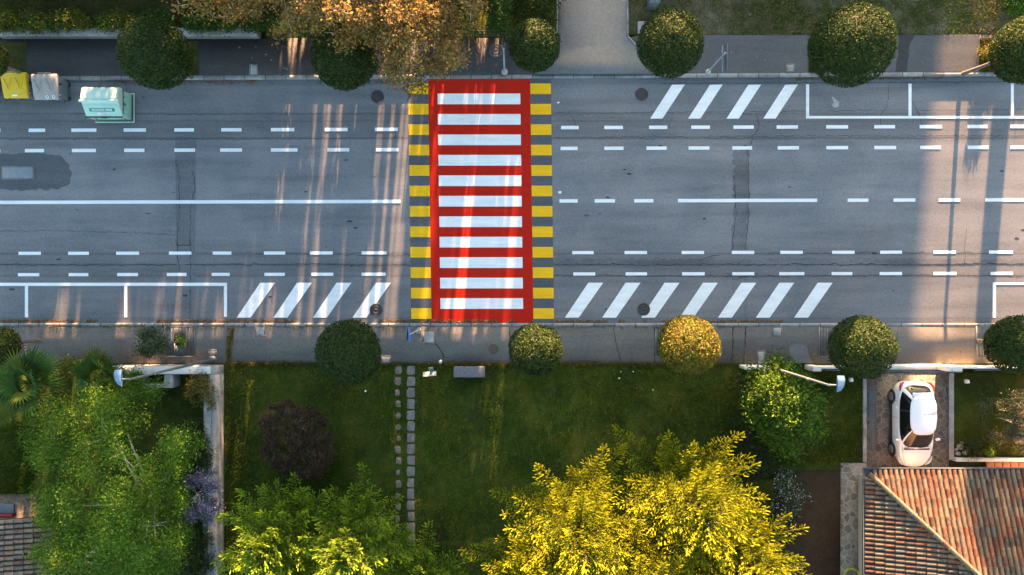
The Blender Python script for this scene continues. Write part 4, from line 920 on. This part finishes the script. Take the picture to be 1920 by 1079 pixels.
for k in range(5): MB().box(p + (W2 + .004, .5 - .05 * k, .98 - .02 * k), (.014, .035, .2), 0, tilt=.5).build('warning_stripe', M['sticker' if k % 2 else 'hazard'], t)
mb = MB()
for k in range(6): mb.box(p + (W2 - .02, -.5 + .2 * k, .5), (.035, .035, .62))
mb.build('side_rib', M['mint'], t); MB().box(p + (W2 + .012, .05, .93), (.03, 1.15, .035)).build('side_rail', M['green_post'], t)
MB().lathe(p + (W2 + .0, -.05, .88), [(.02, 0), (.07, 0), (.07, .07), (.02, .07)], 14, 'x').build('lifting_pin', M['galv'], t)
MB().tube([p + (-.18, .69, 1.16), p + (-.1, .76, 1.16), p + (.1, .76, 1.16), p + (.18, .69, 1.16)], .025, 6).build('rear_handle', M['green_post'], t)

# ------------------------------------------------------------------ walls, planter, gate
def wall(name, label, rects, h, mat, cat='wall', cap=None):
    a = rects[0]; p = (G(a[0], a[1]) + G(a[2], a[3])) / 2; t = thing(name, label, cat, p)
    for r in rects:
        u, v = G(r[0], r[1]), G(r[2], r[3]); c = (u + v) / 2; s = abs(v - u)
        hh = r[4] if len(r) > 4 else h
        bevel(MB().box(c + (0, 0, hh / 2 - .02), (s[0], s[1], hh)).build('wall', M[mat], t), .012)
        if cap: bevel(MB().box(c + (0, 0, hh + .012), (s[0] + .05, s[1] + .05, .06)).build('coping', M[cap], t), .012)
    return t
wall('retaining_wall', 'low concrete wall in front of the hedge at the upper left', [(10, 62.5, 490, 75.8)], .55, 'concrete_dark', cap='concrete')
t = wall('garden_wall', 'long pale concrete wall with a corner between the left garden and the lawn', [(404, 699, 421.5, 1200), (228, 684, 421.5, 698.5)], .85, 'concrete')
bevel(MB().box((G(403, 720) + G(403, 850)) / 2 + (.04, 0, .89), (.34, 3.3, .08)).build('coping', M['concrete'], t), .01)
bevel(MB().box((G(403, 985) + G(403, 1065)) / 2 + (.04, 0, .89), (.34, 2.1, .10)).build('coping', M['concrete_dark'], t), .01)
bevel(MB().box((G(325, 691)) + (0, 0, .87), (4.4, .36, .05)).build('coping', M['render_'], t), .01)
t = thing('louvre_fence', 'dark green slatted fence behind the long concrete wall', 'fence', G(399, 870))
for y0, y1 in ((850, 985), (1065, 1180)):
    mb = MB(); n = int((y1 - y0) / 4.2)
    for k in range(n): mb.box(G(401.5, y0 + 4.2 * k) + (0, 0, .97), (.16, .035, .22), 0, tilt=.6)
    mb.build('slat', M['green_post'], t)
    for e in (y0 - 2, y1 - 1): MB().box(G(401.5, e) + (0, 0, .55), (.06, .06, 1.1)).build('post', M['green_post'], t)
t = thing('concrete_planter', 'square concrete frame with a dark opening behind the garden wall', 'planter', G(312, 708))
u, v = G(277, 700), G(340, 722)
for a, b in (((277, 699), (284, 723.5)), ((325, 699), (340, 723.5)), ((284.2, 716), (324.8, 723.5))):
    q, r = G(*a), G(*b); c = (q + r) / 2; s = abs(r - q); bevel(MB().box(c + (0, 0, .42), (s[0], s[1], .9)).build('side', M['concrete'], t), .01)
MB().box((G(284.5, 699.5) + G(324.5, 715.5)) / 2 + (0, 0, .15), (1.04, .40, .1)).build('soil', M['soil'], t)
MB().box(G(304, 707.5) + (0, 0, .55), (.04, .42, .03)).build('bar', M['black'], t)
bush('low_shrub', 'dark leaves growing inside the concrete frame', 'shrub', [(286, 701), (320, 701), (320, 714), (286, 714)], .25, .5, dkg, .07, 14, 40, .08)
# right: white wall pieces and the sliding gate
t = wall('garden_wall', 'short white wall end beside the ivy hedge', [(1384, 684, 1434, 690)], .9, 'render_')
t = wall('gate_wall', 'white gate wall with a dark rail left of the driveway opening', [(1508, 684, 1524, 693), (1524.3, 685, 1650, 688)], .95, 'render_')
MB().box((G(1532, 690) + G(1600, 690)) / 2 + (0, 0, .86), (2.2, .1, .07)).build('rail', M['gut'], t); MB().box(G(1531, 689.5) + (0, 0, .84), (.1, .16, .16)).build('hinge', M['black'], t)
t = wall('gate_wall', 'white gate wall with a dark rail right of the driveway opening', [(1753, 684, 1781, 693), (1781.3, 685, 1990, 688)], .95, 'render_')
MB().box((G(1806, 690) + G(1990, 690)) / 2 + (0, 0, .86), (4.8, .1, .07)).build('rail', M['gut'], t); MB().box(G(1806, 689.5) + (0, 0, .84), (.1, .16, .16)).build('hinge', M['black'], t); MB().box(G(1762, 690.5) + (0, 0, .9), (.1, .04, .06)).build('lock', M['black'], t)
for a, b, lab in (((1615, 699), (1622, 866), 'pale edging strip left of the paved drive'), ((1776, 699), (1785, 862), 'pale edging strip right of the parked car')):
    q, r = G(*a), G(*b); o = bevel(MB().box((0, 0, 0), (*(abs(r - q)[:2]), .16)).build('edging', M['concrete'])); o.location = tuple((q + r) / 2 + (0, 0, .08)); tag(o, lab, 'edging')
q, r = G(1786, 857.5), G(2200, 864); o = bevel(MB().box((0, 0, 0), (*(abs(r - q)[:2]), .3)).build('edging', M['render_'])); o.location = tuple((q + r) / 2 + (0, 0, .12)); tag(o, 'cream border wall along the lower side of the garden bed', 'edging')
for k in range(6):
    o = bevel(MB().box((0, 0, 0), (.36, .26, .1)).build('brick_step', M['step'])); o.location = tuple(G(1852 + 15 * k, 870.5) + (0, 0, .14)); tag(o, 'reddish brick paver beside the roof edge below the garden bed', 'brick', 'reddish brick pavers along the garden bed')
q = G(1634.5, 786) + (0, 0, .12); t = thing('channel_drain', 'galvanised metal grid strip along the left side of the paved drive', 'drain', q)
MB().box(q + (0, 0, .003), (.36, 3.05, .012)).build('tray', M['concrete_dark'], t)
mb = MB()
for k in range(40): mb.box(q + (0, -1.5 + .0765 * k, .018), (.34, .034, .016))
for k in range(5): mb.box(q + (-.16 + .08 * k, 0, .021), (.02, 3.04, .018))
mb.build('grid', M['galv'], t); t.rotation_euler = (0, 0, .025)
for k, (x, y, s_) in enumerate([(1797, 838, .2), (1806, 848, .16), (1793, 850, .15), (1801, 830, .12), (1811, 840, .13), (1790, 843, .1)]):
    a = np.linspace(0, 6.283, 9)[:-1]; V = np.concatenate([np.c_[np.cos(a) * s_, np.sin(a) * s_ * .8, np.zeros(8)], np.c_[np.cos(a) * s_ * .8, np.sin(a) * s_ * .7, np.full(8, s_ * .6)], [[0, 0, s_ * .8]]]) * rng.uniform(.85, 1.15, (17, 3))
    o = subsurf(MB().add(V, [(i, (i + 1) % 8, 8 + (i + 1) % 8, 8 + i) for i in range(8)] + [(8 + i, 8 + (i + 1) % 8, 16) for i in range(8)]).build('rock', M['rock']), 1); o.location = tuple(G(x, y) + (0, 0, .11))
    tag(o, 'pale rock in the little pile at the corner of the garden bed', 'rock', 'rocks piled in the bed corner')
s_ = .42; a = np.linspace(0, 6.283, 9)[:-1]; V = np.concatenate([np.c_[np.cos(a) * s_, np.sin(a) * s_ * .8, np.zeros(8)], np.c_[np.cos(a) * s_ * .8, np.sin(a) * s_ * .7, np.full(8, s_ * .7)], [[0, 0, s_]]]) * rng.uniform(.8, 1.2, (17, 3))
o = subsurf(MB().add(V, [(i, (i + 1) % 8, 8 + (i + 1) % 8, 8 + i) for i in range(8)] + [(8 + i, 8 + (i + 1) % 8, 16) for i in range(8)]).build('rock', M['rock']), 1); o.location = tuple(G(1910, 822) + (0, 0, .1)); tag(o, 'large pale boulder beside the sparse grey shrub', 'rock')
for px, py, lab in ((1592, 712, 'small pale spotlight on the dark lawn by the white gate'), (1808, 715, 'small pale spotlight in the garden bed behind the gate wall')):
    o = bevel(MB().box((0, 0, .1), (.16, .2, .2), .2, .8).build('garden_spotlight', M['sticker'])); o.location = tuple(G(px, py) + (0, 0, .1)); tag(o, lab, 'garden light')
# wire fence posts along the top garden
t = thing('wire_fence', 'thin wire fence on slim posts at the pavement edge under the brown tree', 'fence', G(830, 72))
for k in range(6): MB().tube([G(740 + 42 * k, 73) + (0, 0, .1), G(740 + 42 * k, 73) + (0, 0, 1.05)], .022, 6).build('post', M['concrete_dark'], t)
for z in (.4, .7, 1.0): MB().tube([G(735, 73) + (0, 0, z), G(955, 73) + (0, 0, z)], .006, 4).build('wire', M['galv'], t)

# ------------------------------------------------------------------ the car
def car(loc, label):
    t = thing('parked_car', label, 'car', loc); p = np.array(loc, float)
    ys = [2.06, 1.99, 1.80, 1.45, .9, .3, -.3, -.75, -1.05, -1.40, -1.70, -1.94, -2.07]
    ws = [.38, .60, .79, .87, .885, .88, .875, .875, .865, .82, .72, .52, .28]
    zt = [.72, .86, .95, .97, .95, .93, .92, .93, .91, .87, .81, .72, .60]
    zb = [.42, .30, .24, .2, .2, .2, .2, .2, .2, .22, .24, .28, .36]
    V = []
    for y, w, a, b in zip(ys, ws, zt, zb):
        h = a - b; half = [(0, b), (w * .8, b), (w * .97, b + h * .14), (w, b + h * .45), (w * .985, b + h * .72), (w * .93, a - .03), (w * .84, a), (w * .5, a + .035), (0, a + .05)]
        ring = half + [(-x, z) for x, z in half[-2:0:-1]]; V.append([(x, y, z) for x, z in ring])
    V = np.array(V) + p; m, n = V.shape[:2]; mb = MB()
    F = [(i * n + j, i * n + (j + 1) % n, (i + 1) * n + (j + 1) % n, (i + 1) * n + j) for i in range(m - 1) for j in range(n)] + [tuple(range(n - 1, -1, -1)), tuple(range((m - 1) * n, m * n))]
    bd = subsurf(mb.add(V.reshape(-1, 3), F).build('body', M['carw'], t), 2)
    # cabin: a rounded shell cut into panes and pillars
    def cabin(deg0, deg1, off, v0=0.0, v1=1.0, n=18, m=7):
        T = np.radians(np.linspace(deg0, deg1, n)); out = np.zeros((m, n, 3)); e = 2 / 3.6
        for i, v in enumerate(np.linspace(v0, v1, m)):
            w = .815 + (.60 - .815) * v + .045 * math.sin(math.pi * v); yf = -1.10 + (-.30 + 1.10) * v; yr = 1.93 + (1.42 - 1.93) * v + .05 * math.sin(math.pi * v); yc, b = (yf + yr) / 2, (yr - yf) / 2
            cx, sy = np.cos(T), np.sin(T); out[i] = np.c_[np.sign(cx) * np.abs(cx) ** e * (w + off), yc + np.sign(sy) * np.abs(sy) ** e * (b + off), np.full(n, .90 + .525 * v + .02 * (1 - abs(v)))] + p
        return out
    def pane(nm, a, b, mat, par, off=.0, v0=0.0, v1=1.0): return MB().grid(cabin(a, b, off, v0, v1)).build(nm, M[mat], par, True)
    pane('windscreen', -133, -47, 'glass', t); pane('rear_window', 58, 122, 'glass', t, 0, .1)
    for a, b in ((-41, 2), (4, 42)): pane('side_window', a, b, 'glass', t)
    for a, b in ((178, 221), (138, 176)): pane('side_window', a, b, 'glass', t)
    for a, b in ((-47, -41), (42, 58), (122, 138), (221, 227)): pane('window_pillar', a, b, 'carw', bd, .006)
    for a, b in ((2, 4), (176, 178)): pane('window_pillar', a, b, 'black', bd, .003)
    # roof panel
    nr, na = 9, 48; R = np.zeros((nr, na + 1, 3)); e = 2 / 3.4
    for i, q in enumerate(np.linspace(0.02, 1, nr)):
        for j2, a in enumerate(np.linspace(0, 2 * math.pi, na + 1)):
            cx, sy = math.cos(a), math.sin(a); x = math.copysign(abs(cx) ** e, cx) * q; y = math.copysign(abs(sy) ** e, sy) * q
            R[i, j2] = p + (x * .615, .565 + y * .915, 1.425 + .055 * (1 - q ** 2.6))
    rf = MB().grid(R).build('roof', M['carw'], t, True)
    m_ = rf.modifiers.new('solid', 'SOLIDIFY'); m_.thickness = .03; m_.offset = -1
    for s in (-1, 1): MB().tube([p + (s * .50, y, z) for y, z in ((-.20, 1.452), (.5, 1.462), (1.28, 1.452))], .010, 5).build('roof_seam', M['black'], rf)
    MB().tube([p + (0, 1.25, 1.455), p + (0, 1.36, 1.50)], [.018, .006], 5).build('antenna', M['black'], rf)
    bevel(MB().box(p + (0, 1.52, 1.415), (.98, .18, .03)).build('spoiler', M['carw'], t), .012)
    for s in (-1, 1):
        for y in (1.28, -1.26):
            wl = MB(); wl.lathe(p + (s * .79 - .10, y, .31), [(.17, 0), (.27, 0), (.31, .03), (.31, .17), (.27, .2), (.17, .2)], 28, 'x'); w = wl.build('wheel', M['rubber'], t, True)
            mb = MB(); xo = s * .79 + s * .102; mb.lathe(p + (xo - .012, y, .31), [(.17, 0), (.21, .0), (.21, .02), (.17, .024)], 24, 'x')
            for k in range(7):
                a = k * 6.2832 / 7; mb.tube([p + (xo, y + math.cos(a) * .04, .31 + math.sin(a) * .04), p + (xo, y + math.cos(a) * .19, .31 + math.sin(a) * .19)], .018, 4)
            mb.build('rim', M['rim'], w)
            arc = [p + (s * .868, y + math.cos(a) * .345, .31 + math.sin(a) * .345) for a in np.linspace(-.1, math.pi + .1, 15)]; MB().tube(arc, .028, 5).build('wheel_arch', M['black'], bd)
        tl = [p + (s * x, y, z) for x, y, z in ((.80, 1.62, .95), (.775, 1.83, .93), (.69, 1.955, .86), (.56, 2.01, .80))]; MB().tube(tl, [.02, .055, .06, .03], 7).build('tail_light', M['redlight'], t, True)
        hl = [p + (s * x, y, z) for x, y, z in ((.80, -1.50, .79), (.755, -1.68, .765), (.66, -1.84, .72), (.54, -1.92, .68))]; h_ = MB().tube(hl, [.02, .05, .055, .03], 7).build('headlight', M['lens'], t, True)
        mr = MB().box(p + (s * .96, -.66, .98), (.2, .11, .13), s * .2).build('mirror', M['carw'], t); bevel(mr, .04, 3)
        for y in (-.02, .78): MB().box(p + (s * .885, y, .80), (.03, .17, .03)).build('door_handle', M['carw'], t)
        for y in (.33, -.62, 1.12): MB().tube([p + (s * .884, y, .35), p + (s * .882, y, .6), p + (s * .845, y, .86)], .006, 4).build('door_seam', M['black'], bd)
        MB().box(p + (s * .84, .0, .20), (.07, 2.2, .08)).build('sill', M['black'], t)
        hs = [p + (s * x, y, z) for x, y, z in ((.70, -1.0, .968), (.64, -1.45, .928), (.50, -1.85, .80))]; MB().tube(hs, .006, 4).build('bonnet_seam', M['black'], bd)
    MB().tube([p + (-.60, -1.06, .96), p + (-.05, -.98, 1.03)], .012, 4).build('wiper', M['black'], t); MB().tube([p + (.02, -1.08, .97), p + (.55, -.97, 1.03)], .012, 4).build('wiper', M['black'], t)
    MB().tube([p + (0, 1.80, 1.09), p + (.28, 1.76, 1.13)], .012, 4).build('wiper', M['black'], t)
    bevel(MB().box(p + (0, 2.02, .60), (.52, .02, .11)).build('number_plate', M['plate'], t), .004)
    MB().box(p + (0, 1.99, .36), (1.1, .1, .12)).build('bumper_trim', M['black'], t); MB().box(p + (0, -1.97, .40), (.9, .1, .14)).build('grille', M['black'], t)
    MB().box(p + (0, -1.13, .93), (1.2, .07, .03)).build('cowl', M['black'], t)
    return t
car(tuple(G(1695, 790) + (0, 0, .118)), 'white hatchback parked on the paved drive with its rear towards the street')

# ------------------------------------------------------------------ houses
TILE = [(.20, .058, .026), (.22, .080, .036), (.15, .046, .026), (.185, .112, .064), (.135, .105, .072), (.16, .138, .104), (.08, .040, .028), (.20, .14, .085), (.11, .092, .066)]
def barrel_rows(mb, org, along, across, up, L, Wd, keep, pitch=.235, tl=.40, r=.080, cols=TILE, weights=None):
    """Rows of overlapping cover tiles on a slope: 'along' climbs the slope, 'across' runs along the eave."""
    na, nb = int(Wd / pitch), int(L / tl); k = 6; th = np.linspace(0, math.pi, k)
    cs = np.array(cols, float); lich = rng.uniform(0, 1, (na, nb))
    for i in range(na):
        for j in range(nb):
            b = org + across * ((i + .5) * pitch) + along * (j * tl); mid = b + along * tl / 2
            if not keep(mid): continue
            jit = rng.normal(0, .008, 2); V = []
            for s, rr, lift in ((-.06, r * 1.06, .050), (tl + .0, r * .92, .012)):
                c = b + along * (s + jit[0]) + across * jit[1] + up * lift
                V.append([c + across * (-math.cos(a) * rr) + up * (math.sin(a) * rr * 1.05) for a in th])
            nzv = .5 + .5 * math.sin(mid[0] * 1.1 + mid[1] * .7 + 2) * math.sin(mid[1] * 1.3 - mid[0] * .4)
            g = rng.random(); col = cs[rng.choice([0, 1, 2, 3, 6])] if g > .30 + .4 * nzv else cs[rng.choice([3, 4, 5, 7, 8])]
            mb.add(np.array(V).reshape(-1, 3), [(q, q + 1, k + q + 1, k + q) for q in range(k - 1)], np.clip((col * .9 + np.array((.21, .125, .075)) * .1) * rng.uniform(.78, 1.2), 0, 1))
            mb.add(np.array(V[0]), [tuple(range(k))], np.array((.05, .03, .025)))
ZE = 3.0; pit = .33; s1 = 1 - ZE / CAM_H
xl, ye = (1624 - 960) / PPM * s1, -(884 - 540) / PPM * s1; xr, ys_ = xl + 16, ye - 11
hs = thing('tiled_house', 'house with a weathered terracotta tiled hip roof at the lower right', 'house', ((xl + xr) / 2, (ye + ys_) / 2, 0)); hip = 5.5
wx, wy = xl + 1.13, ye - .9
bevel(MB().box(((wx + xr - 1) / 2, (wy + ys_ + .9) / 2, 1.42), (xr - 1 - wx, wy - ys_ - .9, 2.85)).build('wall', M['beige'], hs), .01)
wd = MB().box((wx - .03, ye - 4.6, 1.35), (.06, 3.3, 1.5)).build('window_shutter', M['shutter'], hs)
mb = MB()
for k in range(14): mb.box((wx - .07, ye - 4.6, .7 + .1 * k), (.03, 3.1, .04), 0)
mb.build('slat', M['shutter'], wd)
zr = ZE + hip * pit; rA, rB = (xl + hip, ye - hip, zr), (xr - hip, ye - hip, zr)
cN = [(xl, ye, ZE), (xr, ye, ZE), rB, rA]; cW = [(xl, ys_, ZE), (xl, ye, ZE), rA]; cS = [(xr, ys_, ZE), (xl, ys_, ZE), rA, rB]; cE = [(xr, ye, ZE), (xr, ys_, ZE), rB]
rf = MB()
for c in (cN, cW, cS, cE): rf.add(np.array(c), [tuple(range(len(c)))[::-1]])
roof = rf.build('roof', M['tile_pan'], hs)
MB().box(((xl + xr) / 2, (ye + ys_) / 2, ZE - .06), (xr - xl - .04, ye - ys_ - .04, .1)).build('soffit', M['beige'], hs)
un = lambda v: np.array(v, float) / np.linalg.norm(v)
mb = MB(); al = un((0, -1, pit)); barrel_rows(mb, np.array([xl, ye, ZE]), al, np.array([1., 0, 0]), un((0, pit, 1)), hip * 1.06, 15.9, lambda m: (m[0] - xl) > (ye - m[1]) - .02 and (xr - m[0]) > (ye - m[1]) - .02)
tn = mb.build('tile_slope', M['tile'], roof, True, True)
mb = MB(); al = un((1, 0, pit)); barrel_rows(mb, np.array([xl, ye, ZE]), al, np.array([0., -1, 0]), un((-pit, 0, 1)), hip * 1.06, 10.9, lambda m: (m[0] - xl) < (ye - m[1]) - .02 and (m[0] - xl) < (m[1] - ys_), .205)
mb.build('tile_slope', M['tile'], roof, True, True)
mb = MB(); hd = un((1, -1, pit)); n = 21
for k in range(n):
    a = np.array([xl + .1, ye - .1, ZE + .09]) + hd * (k * .385); sd = un(np.cross(hd, (0, 0, 1))); up = np.cross(sd, hd); th = np.linspace(-.2, math.pi + .2, 7); V = []
    for s, r_, lf in ((-.03, .105, .045), (.42, .095, .0)): V.append([a + hd * s + sd * (math.cos(q) * r_) + up * (math.sin(q) * r_ + lf) for q in th])
    mb.add(np.array(V).reshape(-1, 3), [(q, q + 1, 7 + q + 1, 7 + q) for q in range(6)], palette(1, [(.23, .12, .072), (.2, .095, .06), (.22, .155, .105), (.16, .13, .10)])[0])
    mb.add(np.array(V[0]), [tuple(range(7))], np.array((.05, .03, .025)))
mb.build('hip_ridge', M['tile'], roof, True, True)
g1 = MB(); prof = [(0, 0), (-.02, .10), (-.155, .10), (-.155, .085), (-.035, .085), (-.03, .0)]
for a, b in ((np.array([xl - .02, ye + .1, ZE]), np.array([xl - .02, ys_, ZE])),):
    g1.box((xl - .07, (ye + ys_) / 2, ZE - .01), (.14, ye - ys_ + .2, .02)); g1.box((xl - .148, (ye + ys_) / 2, ZE + .04), (.02, ye - ys_ + .24, .10))
g1.build('gutter', M['gut'], hs)
g2 = MB(); g2.box(((xl + xr) / 2, ye + .06, ZE - .012), (xr - xl - .01, .14, .02)); g2.box(((xl + xr) / 2 - .07, ye + .138, ZE + .038), (xr - xl + .15, .02, .10)); g2.build('gutter', M['gut'], hs)
# hose
p = G(1593, 1078) + (0, 0, .14); P = [p + (math.cos(a) * (.36 + .03 * math.sin(a * 3.3)), math.sin(a) * (.36 + .03 * math.cos(a * 2.7)), .015 + .006 * a / 3) for a in np.linspace(0, 28, 170)]
tag(MB().tube(P, .017, 5).build('garden_hose', M['hose'], None, True), 'coiled yellow garden hose on the path beside the house', 'hose')
# left house
s2 = 1 - 2.2 / CAM_H; xe, yt = (97 - 960) / PPM * s2, -(968 - 540) / PPM * s2
hs = thing('tiled_house', 'small building with a dark tiled roof in the lower left corner', 'house', (xe - 3.5, yt - 3.5, 0))
MB().box((xe - 4.9, yt - 4.0, 1.0), (6.6, 6.4, 2.0)).build('wall', M['concrete_dark'], hs)
mb = MB(); mb.add(np.array([(xe, yt, 2.2), (xe, yt - 7.5, 2.2), (xe - 7.5, yt - 7.5, 3.9), (xe - 7.5, yt, 3.9)]), [(3, 2, 1, 0)]); roof = mb.build('roof', M['tile_pan'], hs)
mb = MB(); barrel_rows(mb, np.array([xe, yt, 2.2]), un((-1, 0, .227)), np.array([0., -1, 0]), un((.227, 0, 1)), 7.2, 7.4, lambda m: True, .235, .385, .085, [(.22, .125, .085), (.26, .155, .11), (.18, .10, .07), (.27, .18, .13), (.19, .155, .125), (.22, .18, .145), (.13, .07, .05), (.26, .19, .15), (.17, .14, .115)])
mb.build('tile_slope', M['tile'], roof, True, True)
mb = MB(); mb.box((xe + .06, yt - 3.75, 2.18), (.12, 7.5, .1)); mb.build('gutter', M['redtrim'], hs)
bevel(MB().box((xe - 4.6, yt + .05, 2.3), (5.9, .12, .3)).build('fascia', M['redtrim'], hs), .01)
bevel(MB().box((xe - 4.7, yt + .33, 2.2), (6.0, .42, .12)).build('canopy', M['galv'], hs), .01)

# ------------------------------------------------------------------ beyond the top of the frame: what shades the street
def block(x0, x1, y0, h, label):  # unseen buildings, height and ends set by where sun should reach
    t = thing('unseen_block', label, 'building', ((x0 + x1) / 2, y0 + 5, 0))
    MB().box(((x0 + x1) / 2, y0 + 5, h / 2 - .3), (x1 - x0, 10, h - .2)).build('wall', M['facade'], t)
    MB().box(((x0 + x1) / 2, y0 + 5, h - .2), (x1 - x0 + .4, 10.4, .4)).build('roof', M['roofing'], t)
    n = int((x1 - x0) / 3)
    for f in range(int(h / 3.1)):
        for k in range(n): MB().box((x0 + 3 * k + 1.6, y0 - .02, 1.9 + 3.1 * f), (1.2, .1, 1.5)).build('window', M['glass'], t)
block(9.9, 29.2, 110, 15.6, 'unseen ochre block north of the crossing, sized to shade the street')
block(-70, -9.5, 110, 11.5, 'unseen long ochre block to the north west, sized for its shade')
def cypress(x, y, h, r, seed, z0=0.0):  # unseen trees added as a screen between sun and street
    base = np.array([x, y, .05]); t = thing('added_cypress', 'unseen dark cypress added beyond the top edge to shade the street', 'tree', base, 'added cypress row north of the street')
    MB().tube([base, base + (0, 0, h * .9)], [.14 if z0 == 0 else .04, .03], 6).build('trunk', M['bark_brown'], t)
    n = int(900 + 2600 * r); z = rng.uniform(.02, 1, n); a = rng.uniform(0, 6.283, n); rr = r * np.minimum(1, (1 - z) * 4) ** .6 * (1 + .12 * np.sin(a * 5 + z * 20)) * rng.uniform(.55, 1, n) ** .5
    P = base + np.c_[np.cos(a) * rr, np.sin(a) * rr, z0 + z * (h - z0)]; mb = MB(); mb.leaves(P, rng.normal(size=(n, 3)) + np.c_[np.cos(a), np.sin(a), np.zeros(n)], .26, .16, palette(n, dkg)); mb.build('crown', M['leaf'], t, tint=True)
gaps = [(-31, .5), (-28, .4), (-25.5, .4), (-23.6, .25), (-20.0, .75), (-18.9, .3), (-16.8, .2), (-14.2, .25), (-12.1, .2), (-9.6, .12), (-8.3, .11), (-7.7, .17), (-7.1, .13), (-6.3, .11), (-5.0, .22), (-4.55, .2), (-3.85, .5), (-2.2, .1), (-.4, .22), (.35, .12)]  # openings placed so that sun streaks fall on the road
edge = -36.0; k = 0
for g, w in gaps + [(1.75 + .05, .1)]:
    span = g - w / 2 - edge; n = max(1, round(span / 1.7))
    for i in range(n):
        r = span / n / 2; cx = edge + (2 * i + 1) * r
        for dy in ((0,) if n == 1 else (0, 1.6)):
            if dy and i == n - 1: continue
            cypress(cx + (r if dy else 0), 24 + dy, (rng.uniform(10.5, 12) if cx < -10.4 else rng.uniform(9, 9.8) if cx < -6.2 else rng.uniform(7.6, 8.6)), max(.12, r - .09), k); k += 1
    edge = g + w / 2
    if g < 1.7: cypress(g, 24.6, 11 if g < -10.4 else 8.2, w / 2 + .35, k, 3.2)  # raised crown added over each opening to keep sun off the lawn
def hedge(x0, x1, y, h):  # added out of view to keep low sun off the left road
    t = thing('added_hedge', 'unseen hedge added before the cypress row to block low sun', 'hedge', ((x0 + x1) / 2, y, .05)); n = int((x1 - x0) * 420)
    P = np.c_[rng.uniform(x0, x1, n), y + rng.uniform(-.35, .35, n), .05 + rng.uniform(0, h - .1, n)]; mb = MB(); mb.leaves(P, rng.normal(size=(n, 3)), .26, .17, palette(n, dkg)); mb.build('foliage', M['leaf'], t, tint=True)
    MB().box(((x0 + x1) / 2, y, h / 2 - .05), (x1 - x0 - .4, .22, h - .5)).build('twig_core', M['bark_brown'], t)
hedge(-36, -10.2, 22.4, 2.62)
def park_tree(x, y, r, h, label):
    base = np.array([x, y, .05]); t = thing('park_tree', label, 'tree', base, 'park trees beyond the top edge')
    MB().tube([base, base + (.03, 0, h * .5), base + (0, 0, h)], [r, r * .85, r * .5], 10).build('trunk', M['bark'], t, True)
    n = 2600; D = rng.normal(size=(n, 3)); D /= np.linalg.norm(D, axis=1)[:, None]; P = base + (0, 0, h + 1.6) + D * rng.uniform(.3, 1, (n, 1)) ** .4 * (2.6, 2.6, 1.9); mb = MB(); mb.leaves(P, rng.normal(size=(n, 3)), .3, .18, palette(n, dkg)); mb.build('crown', M['leaf'], t, tint=True)
park_tree(25.05, 22.5, .50, 5.5, 'thick trunked park tree beyond the top edge at the right')
